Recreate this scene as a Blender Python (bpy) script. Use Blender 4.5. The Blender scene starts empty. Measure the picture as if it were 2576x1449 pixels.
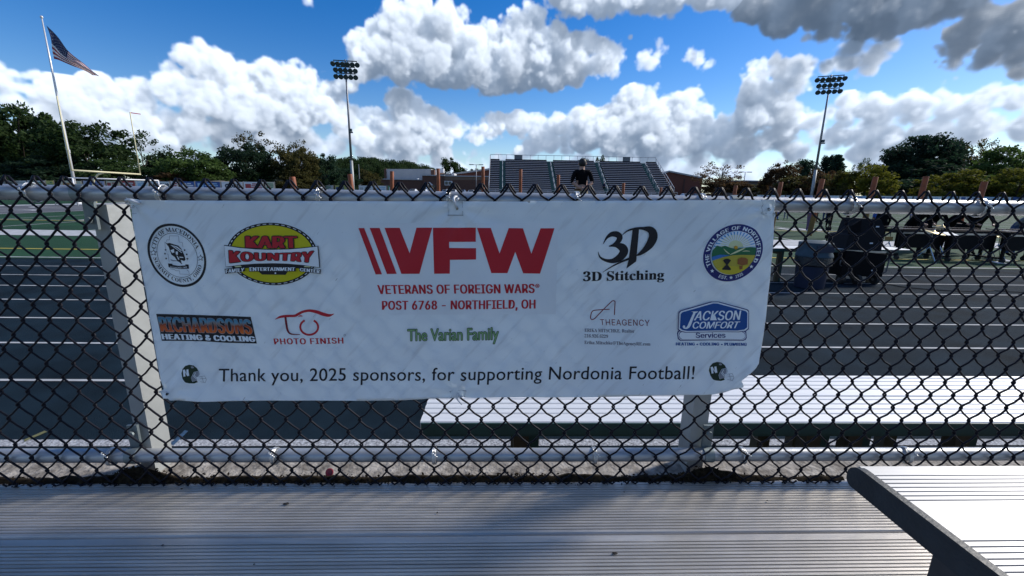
import bpy, bmesh, math, random
import numpy as np
from mathutils import Vector, Matrix, noise as mnoise

random.seed(7)
SC = bpy.context.scene
COL = SC.collection
R = math.radians

# ------------------------------------------------------------------ camera
# x, y of the photograph are used at 2576 x 1449; f is the focal length in those pixels
FPX, CX, CY = 1065.0, 1288.0, 724.5
EYE = 1.61
PITCH, ROLL = R(12.44), 0.0165
YAW = R(1.75)                                   # the fence and track run 1.75 degrees off square to the view
cp, sp, cr, sr = math.cos(PITCH), math.sin(PITCH), math.cos(ROLL), math.sin(ROLL)
FWD = Vector((0, cp, -sp))
_R0, _U0 = Vector((1, 0, 0)), Vector((0, sp, cp))
RGT = _R0 * cr + _U0 * sr
UPV = _U0 * cr - _R0 * sr
EYEP = Vector((0, 0, EYE))
E1, E2 = Vector((math.cos(YAW), math.sin(YAW), 0)), Vector((-math.sin(YAW), math.cos(YAW), 0))

cd = bpy.data.cameras.new("camera")
cam = bpy.data.objects.new("camera", cd)
COL.objects.link(cam)
cam.matrix_world = Matrix(((RGT.x, UPV.x, -FWD.x, 0), (RGT.y, UPV.y, -FWD.y, 0), (RGT.z, UPV.z, -FWD.z, EYE), (0, 0, 0, 1)))
cd.sensor_width = 36.0
cd.lens = 36.0 * FPX / 2576.0
cd.clip_start, cd.clip_end = 0.02, 5000
SC.camera = cam

# ------------------------------------------------------------------ light
SUN_AZ, SUN_EL = R(66), R(33)                   # to the right of the view, a little in front of it
SUN_STRENGTH, SKY_STRENGTH = 3.7, 0.10
SC.view_settings.view_transform = 'Standard'
SC.view_settings.look = 'None'
SC.view_settings.gamma = 1.0
SC.view_settings.exposure = 0.30
sl = bpy.data.lights.new("sun", 'SUN')
sl.energy, sl.angle, sl.color = SUN_STRENGTH, R(6.5), (1.0, 0.94, 0.85)
so = bpy.data.objects.new("sun", sl)
COL.objects.link(so)
to_sun = Vector((math.sin(SUN_AZ) * math.cos(SUN_EL), math.cos(SUN_AZ) * math.cos(SUN_EL), math.sin(SUN_EL)))
so.rotation_euler = to_sun.to_track_quat('Z', 'Y').to_euler()

def cloud_map():
    rng=np.random.default_rng(5)
    cp,sp=math.cos(PITCH),math.sin(PITCH)
    def azel(x,y):
        X=(x-1288)/FPX; Y=-(y-724.5)/FPX
        cr,sr=math.cos(ROLL),math.sin(ROLL)
        a=X*cr-Y*sr; b=X*sr+Y*cr       # along level right / pitched up
        dx,dy,dz=a, cp+b*sp, -sp+b*cp
        return math.degrees(math.atan2(dx,dy)), math.degrees(math.atan2(dz,math.hypot(dx,dy))), 1.0/(1+a*a)**0.5
    A0,A1,E0,E1,S=-60.0,60.0,-2.0,30.0,0.085
    NU,NV,NW=int((A1-A0)/S),int((E1-E0)/S),40
    WS=0.28                                   # degrees per depth step
    # (x,y,r[,stretch]) in photograph pixels: where each puff stands in the sky
    P=[]
    def row(pts,fill=None,base=None,w=0.0,j=.25,dens=1.0):
        for x,y,r in pts:
            P.append((x,y,r,w+rng.normal(0,.15),dens))
            for k in range(7):
                a=rng.uniform(0,6.28); q=r*rng.uniform(.25,.55)
                P.append((x+math.cos(a)*r*.8,y-abs(math.sin(a))*r*.75,q,w+rng.normal(0,.6),dens))
    # left bank
    row([(500,175,62),(450,205,60),(560,190,58),(610,225,66),(655,195,40),(700,235,55),(765,225,48),(815,235,38),(868,215,26),(420,245,55),(360,265,60),(540,260,80),(640,285,75),(740,290,70),(820,290,48)])
    row([(0,205,45),(60,225,42),(120,240,45),(190,245,45),(250,240,45),(310,260,50),(30,260,60),(110,290,60),(200,300,65),(290,310,65),(380,320,60)],w=.8)
    row([(470,335,70),(570,345,60),(670,345,55),(760,345,45),(850,330,30),(360,360,45),(440,370,40)],w=.8,dens=.8)
    row([(60,340,50),(150,350,50),(240,355,45),(830,375,35),(760,385,30),(880,300,26)],w=2.0,dens=.5)
    # centre cloud
    row([(960,150,62),(1015,90,55),(1060,55,48),(1110,70,50),(1150,110,48),(1030,150,70),(1100,150,72),(1180,150,62),(1250,130,42),(1310,95,50),(1300,150,62),(1240,175,55),(1370,165,50),(1430,160,42),(1490,160,40),(1530,140,34),(1345,55,24),(1000,178,40),(1100,185,42),(1060,20,24),(1290,40,16)],w=-1)
    row([(1560,112,14),(1580,102,8),(1175,60,12)],w=-1,dens=.5)
    row([(1400,140,48),(1455,150,48),(1505,165,42),(1380,190,46),(1300,195,46),(1230,195,46),(1160,190,40),(1440,190,36),(1320,120,50),(1535,150,28),(925,130,44),(930,175,44)],w=-.8)
    # low centre bank
    row([(1000,275,38),(960,310,42),(1040,315,48),(1085,310,34),(1140,330,36),(1010,355,55),(1090,360,45),(920,350,40),(1190,345,30),(1240,332,30),(1300,325,28),(1350,330,30),(1405,325,28),(1420,350,20)],w=1.5)
    row([(930,390,35),(1010,395,35),(1100,400,28),(1180,395,20),(1340,378,22),(1390,365,26),(1420,380,22),(1310,390,16)],w=2,dens=.7)
    # right-centre bank, backlit
    row([(1475,305,34),(1530,300,38),(1590,285,44),(1650,290,50),(1715,285,48),(1770,310,40),(1560,345,60),(1650,350,66),(1740,350,62),(1480,350,40),(1810,320,35),(1850,330,45)],w=1)
    row([(1900,200,36),(1950,185,38),(1995,190,40),(2005,235,34),(1920,245,52),(1965,260,50),(1900,295,48),(1985,300,40)],w=.4)
    row([(1850,375,50),(1950,350,55),(2050,310,45),(2120,295,45),(2200,300,48),(2290,295,50),(2380,280,50),(2460,270,52),(2550,268,52),(2620,275,60),(2080,350,55),(2200,350,60),(2330,345,62),(2460,335,65),(2570,330,65),(2000,380,40),(2150,390,40)],w=1.4)
    row([(1560,405,30),(1650,405,34),(1750,405,34),(1850,415,24),(1950,410,24),(2060,410,22),(2250,380,40),(2360,385,40),(2500,385,45)],w=2.2,dens=.55)
    row([(1480,430,16),(1560,432,16),(1700,436,16),(1780,440,16),(1950,440,16),(1180,412,16),(1240,405,14),(1120,385,16)],w=2.6,dens=.5)
    # dark clouds overhead on the right
    row([(1900,25,52),(1980,40,62),(2060,30,70),(2150,20,75),(2250,10,75),(2350,15,66),(2420,-10,70),(2180,75,58),(2090,85,42),(2240,70,50),(2300,55,40),(2050,-40,80),(2200,-60,90),(2400,-70,90),(2560,-60,90)],w=-1.5,dens=1.5)
    row([(2150,120,40),(2190,150,34),(2130,165,36),(2170,185,26),(2240,115,26),(2080,175,18),(2020,100,18)],w=-1.2,dens=.7)
    row([(2440,100,48),(2510,80,62),(2580,70,70),(2400,150,42),(2470,150,46),(2550,150,52),(2620,140,60),(2360,170,22),(2570,185,26)],w=-1.5,dens=1.5)
    row([(1440,0,40),(1520,-5,48),(1600,-12,50),(1690,-10,52),(1780,-14,48),(1840,-5,40),(1400,-10,30)],w=-1.5,dens=1.0)
    row([(1625,148,22),(1655,138,26),(1640,158,26),(1675,158,14)],w=-.5,dens=.6)
    row([(1735,148,18),(1755,158,20),(1775,168,14),(1720,155,10)],w=-.5,dens=.5)
    row([(2305,222,9),(2370,212,9),(2400,200,6),(780,12,14),(985,4,14),(1640,30,10),(1230,205,12)],w=-.5,dens=.3)
    for cxx,cyy,ln in ((60,405,420),(330,425,380),(620,410,420),(800,428,300),(980,430,360),(1180,424,260),(1420,440,260),(1640,446,420),(1560,418,300),(1880,436,360),(2120,432,420),(2380,424,460),(2600,436,300),(200,440,400),(520,446,420),(2250,450,400),(90,375,260),(700,385,260),(2480,405,300),(2050,405,260)):
        n=int(ln/15)
        for k in range(n):
            q=(k+.5)/n; e=(4*q*(1-q))**.5
            P.append((cxx+(q-.5)*ln+rng.normal(0,5),cyy-e*rng.uniform(0,11),(11+15*rng.random())*e+6,rng.uniform(2.8,4.6),rng.uniform(.22,.6)))
    base=np.full((NW,NV,NU),-9.0,np.float32); den=np.ones((NW,NV,NU),np.float32)
    wz=(np.arange(NW)-NW/2)*WS
    for x,y,r,w,dn in P:
        az,el,sc=azel(x,y); rd=r/18.6*sc*sc*1.02
        ci=(az-A0)/S; cj=(el-E0)/S; ck=w/WS+NW/2
        R=rd*1.5
        i0,i1=int(max(0,ci-R/S)),int(min(NU,ci+R/S+1)); j0,j1=int(max(0,cj-R/S)),int(min(NV,cj+R/S+1)); k0,k1=int(max(0,ck-R/WS)),int(min(NW,ck+R/WS+1))
        if i1<=i0 or j1<=j0 or k1<=k0: continue
        du=(np.arange(i0,i1)-ci)*S; dv=(np.arange(j0,j1)-cj)*S; dw=(np.arange(k0,k1)-ck)*WS
        dv=np.where(dv<0,dv*1.5,dv)           # flatter undersides
        d=np.sqrt(du[None,None,:]**2+dv[None,:,None]**2+dw[:,None,None]**2)/rd
        v=(1-d).astype(np.float32)*min(rd,3.0)**.5
        sub=base[k0:k1,j0:j1,i0:i1]; m=v>sub
        sub[m]=v[m]; den[k0:k1,j0:j1,i0:i1][m]=dn
    # cellular noise tile
    T=96; C=12
    pts=rng.random((C,C,C,3))
    g=np.stack(np.meshgrid(*[np.arange(T)]*3,indexing='ij'),-1).astype(np.float32)*(C/T)
    ci=np.floor(g).astype(int); best=np.full((T,T,T),9.,np.float32)
    for a in (-1,0,1):
        for b in (-1,0,1):
            for c in (-1,0,1):
                n=ci+np.array([a,b,c]); q=pts[n[...,0]%C,n[...,1]%C,n[...,2]%C]+n
                best=np.minimum(best,((q-g)**2).sum(-1).astype(np.float32))
    wor=1-np.sqrt(best)
    wor=(wor-wor.mean())/wor.std()
    # smooth fractal tile for frayed edges
    fr=np.zeros((T,T,T),np.float32)
    for cells,am in ((12,1.0),(24,.55),(48,.3)):
        q=rng.normal(0,1,(cells,)*3).astype(np.float32); st=T//cells
        for ax in range(3):
            t=(np.arange(T)%st)/st; t=t*t*(3-2*t); i0=np.arange(T)//st
            sh=[1,1,1]; sh[ax]=T; t=t.reshape(sh).astype(np.float32)
            q=np.take(q,i0,ax)*(1-t)+np.take(q,(i0+1)%cells,ax)*t
        fr+=am*q
    fr/=fr.std()
    def nz(scale,ox,wor=wor):
        i=((np.arange(NU)*S/scale*8+ox)%T).astype(int); j=((np.arange(NV)*S/scale*8+ox*3)%T).astype(int); k=((np.arange(NW)*WS/scale*8+ox*7)%T).astype(int)
        fi=((np.arange(NU)*S/scale*8+ox)%1).astype(np.float32); fj=((np.arange(NV)*S/scale*8+ox*3)%1).astype(np.float32)[:,None]
        A=wor[k]; A=A[:,j]*(1-fj)+A[:,(j+1)%T]*fj
        return A[:,:,i]*(1-fi)+A[:,:,(i+1)%T]*fi
    # scale = size in degrees of one cell
    f=base+.30*nz(3.4,11)+.15*nz(1.5,37)+.08*nz(.72,61)+.03*nz(.38,17)+.16*nz(4.6,5,fr)+.10*nz(1.7,29,fr)+.075*nz(.8,7,fr)
    f=np.where(base<-.75,-1,f)
    f=np.clip(f*.85+.17,0,1); dens=f*f*(3-2*f)*den*1.15
    # light
    su_az,sel=98.0,math.radians(36)
    rel=np.radians(su_az-(A0+np.arange(NU)*S))
    tau=np.zeros_like(dens)
    h=dens[:, ::2, ::2]; NVh,NUh=h.shape[1:]; th=np.zeros_like(h)
    relh=rel[::2]
    kk,jj,ii=np.arange(NW)[:,None,None],np.arange(NVh)[None,:,None],np.arange(NUh)[None,None,:]
    L=.3
    for n in range(1,9):
        t=L*n*1.25**(n-1)*.6; wgt=L*1.25**(n-1)
        di=(t*np.sin(relh)*math.cos(sel)/(2*S))[None,None,:]; dj=t*math.sin(sel)/(2*S); dk=(t*np.cos(relh)*math.cos(sel)/WS)[None,None,:]
        i2=np.clip(ii+np.rint(di).astype(int),0,NUh-1); j2=np.clip(jj+int(round(dj)),0,NVh-1); k2=kk+np.rint(dk).astype(int)
        ok=(k2>=0)&(k2<NW); k2=np.clip(k2,0,NW-1)
        th+=wgt*h[k2,j2,i2]*ok
    tau=np.repeat(np.repeat(th,2,1),2,2)[:,:NV,:NU]
    up=np.cumsum(dens[:,::-1],axis=1)[:,::-1]*S        # cloud standing overhead
    hw=int(4.5/S); sh_=np.zeros_like(up); sh_[:,:-hw]=up[:,hw:]; up=up-sh_
    up=up*.7+up.mean(0,keepdims=True)*.6
    # phase: backlit forward scattering plus multiple scattering floor
    c=np.cos(np.radians(su_az-(A0+np.arange(NU)*S)))*math.cos(sel)
    ph=(.84+.55*np.clip(c,0,1)**3).astype(np.float32)[None,:]
    T_=np.ones((NV,NU),np.float32); lum=np.zeros((NV,NU),np.float32); amb=np.zeros((NV,NU),np.float32)
    elv=(E0+np.arange(NV)*S)[:,None].astype(np.float32)
    for k in range(NW):
        a=1-np.exp(-dens[k]*WS*5.5)
        below=np.exp(-up[k]*.36).astype(np.float32)
        dk=np.clip((den[k]-1.05)/.4,0,1)                  # the heavy clouds overhead let little through
        far=np.clip((k-NW*.55)/(NW*.35),0,1)
        sun=ph*(0.90*np.exp(-tau[k]*1.1)*(1-.25*dk)*(.25+.75*below)+(.44-.12*np.clip(c,0,1).astype(np.float32)[None,:])*np.exp(-tau[k]*.17)*(.34+.66*below)*(1-.40*dk))*(1-.12*far)
        sun=sun*(1-.6*far)+.6*far*.46
        lum+=T_*a*sun; amb+=T_*a*(.62+.38*below)*(1-.30*dk)*(1+.55*far); T_*=1-a
    hz=.55*np.exp(-np.clip(elv,0,90)/4.2)*np.ones_like(T_)
    lum+=T_*hz*.42; amb+=T_*hz*1.3; T_*=1-hz
    alpha=1-T_
    return lum,amb,alpha


def make_world():
    lum, amb, alpha = cloud_map()
    nv, nu = lum.shape
    img = bpy.data.images.new("cloud_density", nu, nv, alpha=False, float_buffer=True)
    img.colorspace_settings.name = 'Non-Color'
    px = np.ones((nv, nu, 4), np.float32)
    px[..., 0], px[..., 1], px[..., 2] = lum, amb, alpha
    img.pixels.foreach_set(px.ravel())
    img.pack()
    w = bpy.data.worlds.new("World")
    SC.world = w
    w.use_nodes = True
    nt = w.node_tree
    N, L = nt.nodes, nt.links
    bg = N['Background']
    bg.inputs[1].default_value = SKY_STRENGTH
    sky = N.new('ShaderNodeTexSky')
    sky.sky_type = 'NISHITA'
    sky.sun_disc = False
    sky.sun_elevation, sky.sun_rotation = SUN_EL, SUN_AZ
    sky.altitude, sky.air_density, sky.dust_density, sky.ozone_density = 300, 1.0, 0.3, 2.5
    hs = N.new('ShaderNodeHueSaturation')
    hs.inputs['Hue'].default_value = 0.512
    hs.inputs['Saturation'].default_value = 1.46
    hs.inputs['Value'].default_value = 1.13
    L.new(sky.outputs[0], hs.inputs['Color'])
    tc = N.new('ShaderNodeTexCoord')
    sx = N.new('ShaderNodeSeparateXYZ')
    L.new(tc.outputs['Generated'], sx.inputs[0])
    def m(op, a, b=None):
        n = N.new('ShaderNodeMath'); n.operation = op
        for i, v in enumerate((a, b)):
            if v is None: continue
            if isinstance(v, (int, float)): n.inputs[i].default_value = v
            else: L.new(v, n.inputs[i])
        return n.outputs[0]
    az = m('ARCTAN2', sx.outputs['X'], sx.outputs['Y'])
    el = m('ARCSINE', sx.outputs['Z'])
    u = m('ADD', m('MULTIPLY', az, 180 / math.pi / 120.0), 0.5)
    v = m('DIVIDE', m('ADD', m('MULTIPLY', el, 180 / math.pi), 2.0), 32.0)
    cx = N.new('ShaderNodeCombineXYZ')
    L.new(u, cx.inputs[0]); L.new(v, cx.inputs[1])
    it = N.new('ShaderNodeTexImage')
    it.image = img
    it.extension = 'MIRROR'
    it.interpolation = 'Cubic'
    L.new(cx.outputs[0], it.inputs[0])
    sc = N.new('ShaderNodeSeparateColor')
    L.new(it.outputs[0], sc.inputs[0])
    def vm(op, a, b):
        n = N.new('ShaderNodeVectorMath'); n.operation = op
        for i, v in enumerate((a, b)):
            if isinstance(v, tuple): n.inputs[i].default_value = v
            else: L.new(v, n.inputs[i])
        return n.outputs[0]
    k = 1.0 / SKY_STRENGTH
    sunc = vm('MULTIPLY', (0.74 * k, 0.76 * k, 0.78 * k), (1, 1, 1))
    def scale(col, fac):
        n = N.new('ShaderNodeVectorMath'); n.operation = 'SCALE'
        if isinstance(col, tuple): n.inputs[0].default_value = col
        else: L.new(col, n.inputs[0])
        L.new(fac, n.inputs['Scale'])
        return n.outputs[0]
    thin = N.new('ShaderNodeMapRange')               # fewer clouds high overhead and behind
    thin.inputs[1].default_value, thin.inputs[2].default_value = R(31), R(46)
    thin.inputs[3].default_value, thin.inputs[4].default_value = 1.0, 0.55
    L.new(el, thin.inputs[0])
    side = N.new('ShaderNodeMapRange')
    side.inputs[1].default_value, side.inputs[2].default_value = R(62), R(85)
    side.inputs[3].default_value, side.inputs[4].default_value = 1.0, 0.85
    L.new(m('ABSOLUTE', az), side.inputs[0])
    tf = m('MULTIPLY', thin.outputs[0], side.outputs[0])
    c1 = scale(sunc, m('MULTIPLY', sc.outputs[0], tf))
    c2 = scale((0.135 * k, 0.215 * k, 0.345 * k), m('MULTIPLY', sc.outputs[1], tf))
    inv = m('SUBTRACT', 1.0, m('MULTIPLY', sc.outputs[2], tf))
    c3 = scale(hs.outputs[0], inv)
    tot = vm('ADD', vm('ADD', c1, c2), c3)
    L.new(tot, bg.inputs[0])

make_world()

# ------------------------------------------------------------------ photograph -> world
def ray(x, y):
    return (FWD * FPX + RGT * (x - CX) - UPV * (y - CY)).normalized()
def on_z(x, y, z=0.0):
    d = ray(x, y)
    return EYEP + d * ((z - EYE) / d.z)
def on_t(x, y, t):
    d = ray(x, y)
    return EYEP + d * (t / d.dot(E2))
def on_d(x, y, dist):                            # at a forward distance
    d = ray(x, y)
    return EYEP + d * (dist / d.y)
def W(s, t, z=0.0):
    p = E1 * s + E2 * t
    return Vector((p.x, p.y, z))
def ST(p):
    return p.dot(E1), p.dot(E2)

# ------------------------------------------------------------------ materials
MATS = {}
def mat(name, col, rough=0.7, metal=0.0, var=0.12, scale=8.0, bump=0.0, bscale=None, spec=0.5, col2=None, stretch=None, trans=0.0, det=4.0, obj_rand=0.0, coat=0.0):
    if name in MATS: return MATS[name]
    m = bpy.data.materials.new(name)
    m.use_nodes = True
    nt = m.node_tree
    N, L = nt.nodes, nt.links
    b = N['Principled BSDF']
    b.inputs['Roughness'].default_value = rough
    b.inputs['Metallic'].default_value = metal
    b.inputs['Specular IOR Level'].default_value = spec
    if coat: b.inputs['Coat Weight'].default_value = coat
    tc = N.new('ShaderNodeTexCoord')
    mp = N.new('ShaderNodeMapping')
    if stretch: mp.inputs['Scale'].default_value = stretch
    L.new(tc.outputs['Object'], mp.inputs[0])
    nz = N.new('ShaderNodeTexNoise')
    nz.inputs['Scale'].default_value = scale
    nz.inputs['Detail'].default_value = det
    L.new(mp.outputs[0], nz.inputs['Vector'])
    rp = N.new('ShaderNodeValToRGB')
    c2 = col2 or tuple(c * (1 + var) for c in col)
    c1 = col if col2 else tuple(c * (1 - var) for c in col)
    rp.color_ramp.elements[0].color = (*c1, 1); rp.color_ramp.elements[0].position = 0.3
    rp.color_ramp.elements[1].color = (*c2, 1); rp.color_ramp.elements[1].position = 0.7
    L.new(nz.outputs[0], rp.inputs[0])
    out = rp.outputs[0]
    if obj_rand:
        oi = N.new('ShaderNodeObjectInfo')
        hs = N.new('ShaderNodeHueSaturation')
        mr = N.new('ShaderNodeMapRange')
        mr.inputs[3].default_value, mr.inputs[4].default_value = 1 - obj_rand, 1 + obj_rand
        L.new(oi.outputs['Random'], mr.inputs[0])
        L.new(mr.outputs[0], hs.inputs['Value'])
        L.new(out, hs.inputs['Color'])
        out = hs.outputs[0]
    L.new(out, b.inputs['Base Color'])
    if bump:
        nb = N.new('ShaderNodeTexNoise')
        nb.inputs['Scale'].default_value = bscale or scale * 4
        nb.inputs['Detail'].default_value = 5
        L.new(mp.outputs[0], nb.inputs['Vector'])
        bp = N.new('ShaderNodeBump')
        bp.inputs['Strength'].default_value = bump
        bp.inputs['Distance'].default_value = 0.02
        L.new(nb.outputs[0], bp.inputs['Height'])
        L.new(bp.outputs[0], b.inputs['Normal'])
    if trans:
        tr = N.new('ShaderNodeBsdfTranslucent')
        L.new(out, tr.inputs[0])
        mx = N.new('ShaderNodeMixShader')
        mx.inputs[0].default_value = trans
        L.new(b.outputs[0], mx.inputs[1]); L.new(tr.outputs[0], mx.inputs[2])
        L.new(mx.outputs[0], N['Material Output'].inputs[0])
    MATS[name] = m
    return m

# ------------------------------------------------------------------ mesh building
ORG = {}
class MB:
    def __init__(s): s.v, s.f, s.m = [], [], []
    def add(s, vs, fs, mi=0):
        o = len(s.v)
        s.v += [Vector(p) for p in vs]
        s.f += [tuple(i + o for i in f) for f in fs]
        s.m += [mi] * len(fs)
        return s
    def hexa(s, p, mi=0):                        # p: bottom 4 then top 4, counter-clockwise from above
        return s.add(p, [(3, 2, 1, 0), (4, 5, 6, 7), (0, 1, 5, 4), (1, 2, 6, 5), (2, 3, 7, 6), (3, 0, 4, 7)], mi)
    def box(s, s0, s1, t0, t1, z0, z1, mi=0):    # aligned with the track
        return s.hexa([W(s0, t0, z0), W(s1, t0, z0), W(s1, t1, z0), W(s0, t1, z0), W(s0, t0, z1), W(s1, t0, z1), W(s1, t1, z1), W(s0, t1, z1)], mi)
    def lbox(s, c, dx, dy, dz, hx, hy, hz, mi=0):
        c, dx, dy, dz = Vector(c), Vector(dx) * hx, Vector(dy) * hy, Vector(dz) * hz
        return s.hexa([c - dx - dy - dz, c + dx - dy - dz, c + dx + dy - dz, c - dx + dy - dz, c - dx - dy + dz, c + dx - dy + dz, c + dx + dy + dz, c - dx + dy + dz], mi)
    def tube(s, pts, r, n=8, mi=0, caps=True):
        pts = [Vector(p) for p in pts]
        rs = r if isinstance(r, (list, tuple)) else [r] * len(pts)
        d = (pts[1] - pts[0]).normalized()
        a = d.orthogonal().normalized()
        vs = []
        for i, p in enumerate(pts):
            if i == 0: d = (pts[1] - p)
            elif i == len(pts) - 1: d = (p - pts[i - 1])
            else: d = (pts[i + 1] - pts[i - 1])
            if d.length < 1e-9: d = Vector((0, 0, 1))
            d.normalize()
            a = (a - d * a.dot(d))
            if a.length < 1e-6: a = d.orthogonal()
            a.normalize()
            b = d.cross(a)
            for k in range(n):
                t = 2 * math.pi * k / n
                vs.append(p + (a * math.cos(t) + b * math.sin(t)) * rs[i])
        fs = []
        for i in range(len(pts) - 1):
            for k in range(n):
                k2 = (k + 1) % n
                fs.append((i * n + k, i * n + k2, (i + 1) * n + k2, (i + 1) * n + k))
        if caps:
            fs.append(tuple(reversed(range(n))))
            fs.append(tuple((len(pts) - 1) * n + k for k in range(n)))
        return s.add(vs, fs, mi)
    def lathe(s, base, prof, n=20, mi=0, ax=Vector((0, 0, 1))):
        base = Vector(base); a = ax.orthogonal().normalized(); b = ax.cross(a)
        vs = []
        for r, z in prof:
            for k in range(n):
                t = 2 * math.pi * k / n
                vs.append(base + ax * z + (a * math.cos(t) + b * math.sin(t)) * r)
        fs = []
        for i in range(len(prof) - 1):
            for k in range(n):
                k2 = (k + 1) % n
                fs.append((i * n + k, i * n + k2, (i + 1) * n + k2, (i + 1) * n + k))
        fs.append(tuple(reversed(range(n))))
        fs.append(tuple((len(prof) - 1) * n + k for k in range(n)))
        return s.add(vs, fs, mi)
    def prism(s, poly, ext, mi=0):               # closed outline pushed along ext
        n = len(poly); ext = Vector(ext)
        vs = [Vector(p) for p in poly] + [Vector(p) + ext for p in poly]
        fs = [tuple(reversed(range(n))), tuple(range(n, 2 * n))] + [(k, (k + 1) % n, n + (k + 1) % n, n + k) for k in range(n)]
        return s.add(vs, fs, mi)
    def build(s, name, mats, parent=None, smooth=False, origin=None):
        if not isinstance(mats, (list, tuple)): mats = [mats]
        if parent is not None: o = ORG[parent.name]
        else: o = Vector(origin) if origin is not None else Vector((0, 0, 0))
        me = bpy.data.meshes.new(name)
        me.from_pydata([p - o for p in s.v], [], s.f)
        for m in mats: me.materials.append(m)
        if len(mats) > 1: me.polygons.foreach_set('material_index', s.m)
        if smooth:
            me.polygons.foreach_set('use_smooth', [True] * len(me.polygons))
        me.update()
        ob = bpy.data.objects.new(name, me)
        COL.objects.link(ob)
        if parent is not None: ob.parent = parent
        else: ob.location = o
        ORG[ob.name] = o
        return ob
def autosmooth(ob, ang=40):
    me = ob.data
    me.polygons.foreach_set('use_smooth', [True] * len(me.polygons))
    me.set_sharp_from_angle(angle=R(ang))
    return ob
def tag(o, label, cat, group=None):
    o['label'] = label; o['category'] = cat
    if group: o['group'] = group
    return o
def thing(name, loc, label, cat, group=None):
    o = bpy.data.objects.new(name, None)
    o.empty_display_size = 0.2
    o.location = loc
    COL.objects.link(o)
    ORG[o.name] = Vector(loc)
    return tag(o, label, cat, group)
def structure(o):
    o['kind'] = 'structure'; return o
def stuff(o):
    o['kind'] = 'stuff'; return o
def dup(root, loc, label=None, rotz=0.0, scale=None):
    r = root.copy(); COL.objects.link(r); r.location = loc; r.rotation_euler = (0, 0, rotz)
    if scale: r.scale = scale
    if label: r['label'] = label
    for ch in list(root.children):
        c = ch.copy(); COL.objects.link(c); c.parent = r
        for g in ch.children:
            d = g.copy(); COL.objects.link(d); d.parent = c
    return r
def on_s(x, y, s):
    d = ray(x, y)
    return EYEP + d * (s / d.dot(E1))

# ------------------------------------------------------------------ ground, track, field
m_ground = mat('ground_grass', (0.035, 0.055, 0.02), 0.95, var=0.4, scale=0.15)
m_track = mat('track_rubber', (0.009, 0.0195, 0.030), 0.92, var=0.42, scale=1.6, det=9, bump=0.5, bscale=160, spec=0.06)
m_turf = mat('turf', (0.013, 0.052, 0.022), 0.9, var=0.3, scale=0.35, bump=0.5, bscale=60, spec=0.2)
m_endzone = mat('painted_turf', (0.075, 0.08, 0.09), 0.9, var=0.2, scale=0.6)
m_line = mat('line_paint', (0.30, 0.31, 0.32), 0.85, col2=(.50, .51, .52), scale=5, det=8)
m_yell = mat('yellow_paint', (0.45, 0.36, 0.05), 0.8)
m_edge = mat('edge_paint', (0.10, 0.10, 0.11), 0.9, col2=(0.55, 0.57, 0.60), scale=70, det=6, bump=0.5, bscale=120)
m_lot = mat('lot_asphalt', (0.06, 0.06, 0.06), 0.9, var=0.2, scale=0.5)

g = MB(); g.add([(-1500, -300, -0.04), (1500, -300, -0.04), (1500, 2600, -0.04), (-1500, 2600, -0.04)], [(0, 1, 2, 3)])
structure(g.build('ground', m_ground))
g = MB(); g.add([W(-70, 0.6), W(80, 0.6), W(80, 9.95), W(-70, 9.95)], [(0, 1, 2, 3)])
g.add([W(-70, 68.5), W(80, 68.5), W(80, 77), W(-70, 77)], [(0, 1, 2, 3)])
structure(g.build('track', m_track))
g = MB(); g.add([W(-60, 9.95, 0.004), W(80, 9.95, 0.004), W(80, 68.5, 0.004), W(-60, 68.5, 0.004)], [(0, 1, 2, 3)])
structure(g.build('turf_field', m_turf))
g = MB(); g.add([W(-41, 16.7, 0.008), W(-29.4, 16.7, 0.008), W(-29.4, 66, 0.008), W(-41, 66, 0.008)], [(0, 1, 2, 3)])
structure(g.build('end_zone', m_endzone))
def strip(b, s0, s1, t0, t1, z, mi=0):
    b.add([W(s0, t0, z), W(s1, t0, z), W(s1, t1, z), W(s0, t1, z)], [(0, 1, 2, 3)], mi)
def t_at(x, y): return ST(on_z(x, y, 0))[1]
lm = MB()
for y in (669.5, 692, 719, 754, 800, 863, 957):
    t = t_at(120, y)
    strip(lm, -70, 80, t - 0.019, t + 0.020, 0.004)
t = t_at(120, 648); strip(lm, -70, 80, t - 0.03, t + 0.05, 0.009)
structure(lm.build('lane_lines', m_line))
em = MB()
t = t_at(120, 1116); strip(em, -70, 80, t - 0.035, t + 0.04, 0.004)
structure(em.build('track_edge_line', m_edge))
for pts_, m_ in (([(465, 1082), (474, 1084), (438, 1119), (426, 1117)], mat('blue_chalk', (.02, .06, .12), .9, var=.4, scale=40)), ([(62, 1111), (60, 1106), (112, 1083), (119, 1086)], mat('yellow_chalk', (.12, .12, .05), .9, var=.4, scale=40))):
    g = MB(); g.add([on_z(x, y, .006) for x, y in pts_], [(0, 1, 2, 3)]); structure(g.build('track_paint_mark', m_))
fm = MB()
T0 = t_at(100, 593); T1 = t_at(100, 579)
strip(fm, -43, 80, T0, T1, 0.014)                           # wide sideline border
strip(fm, -43, -41, T1, 68, 0.014)                          # end line border
strip(fm, -29.5, -29.3, T1, 66, 0.014)
for k in range(1, 24):
    s = -29.4 + 4.57 * k
    strip(fm, s - 0.06, s + 0.06, T1, 66, 0.014)
    for h in (0.38, 0.62):
        tt = T1 + (66 - T1) * h
        strip(fm, s - 0.5, s + 0.5, tt - 0.05, tt + 0.05, 0.018)
for t in (22.0, 30.5, 40, 49, 57):                          # short marks across the field
    strip(fm, -27, 75, t - 0.05, t + 0.05, 0.0145)
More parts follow.
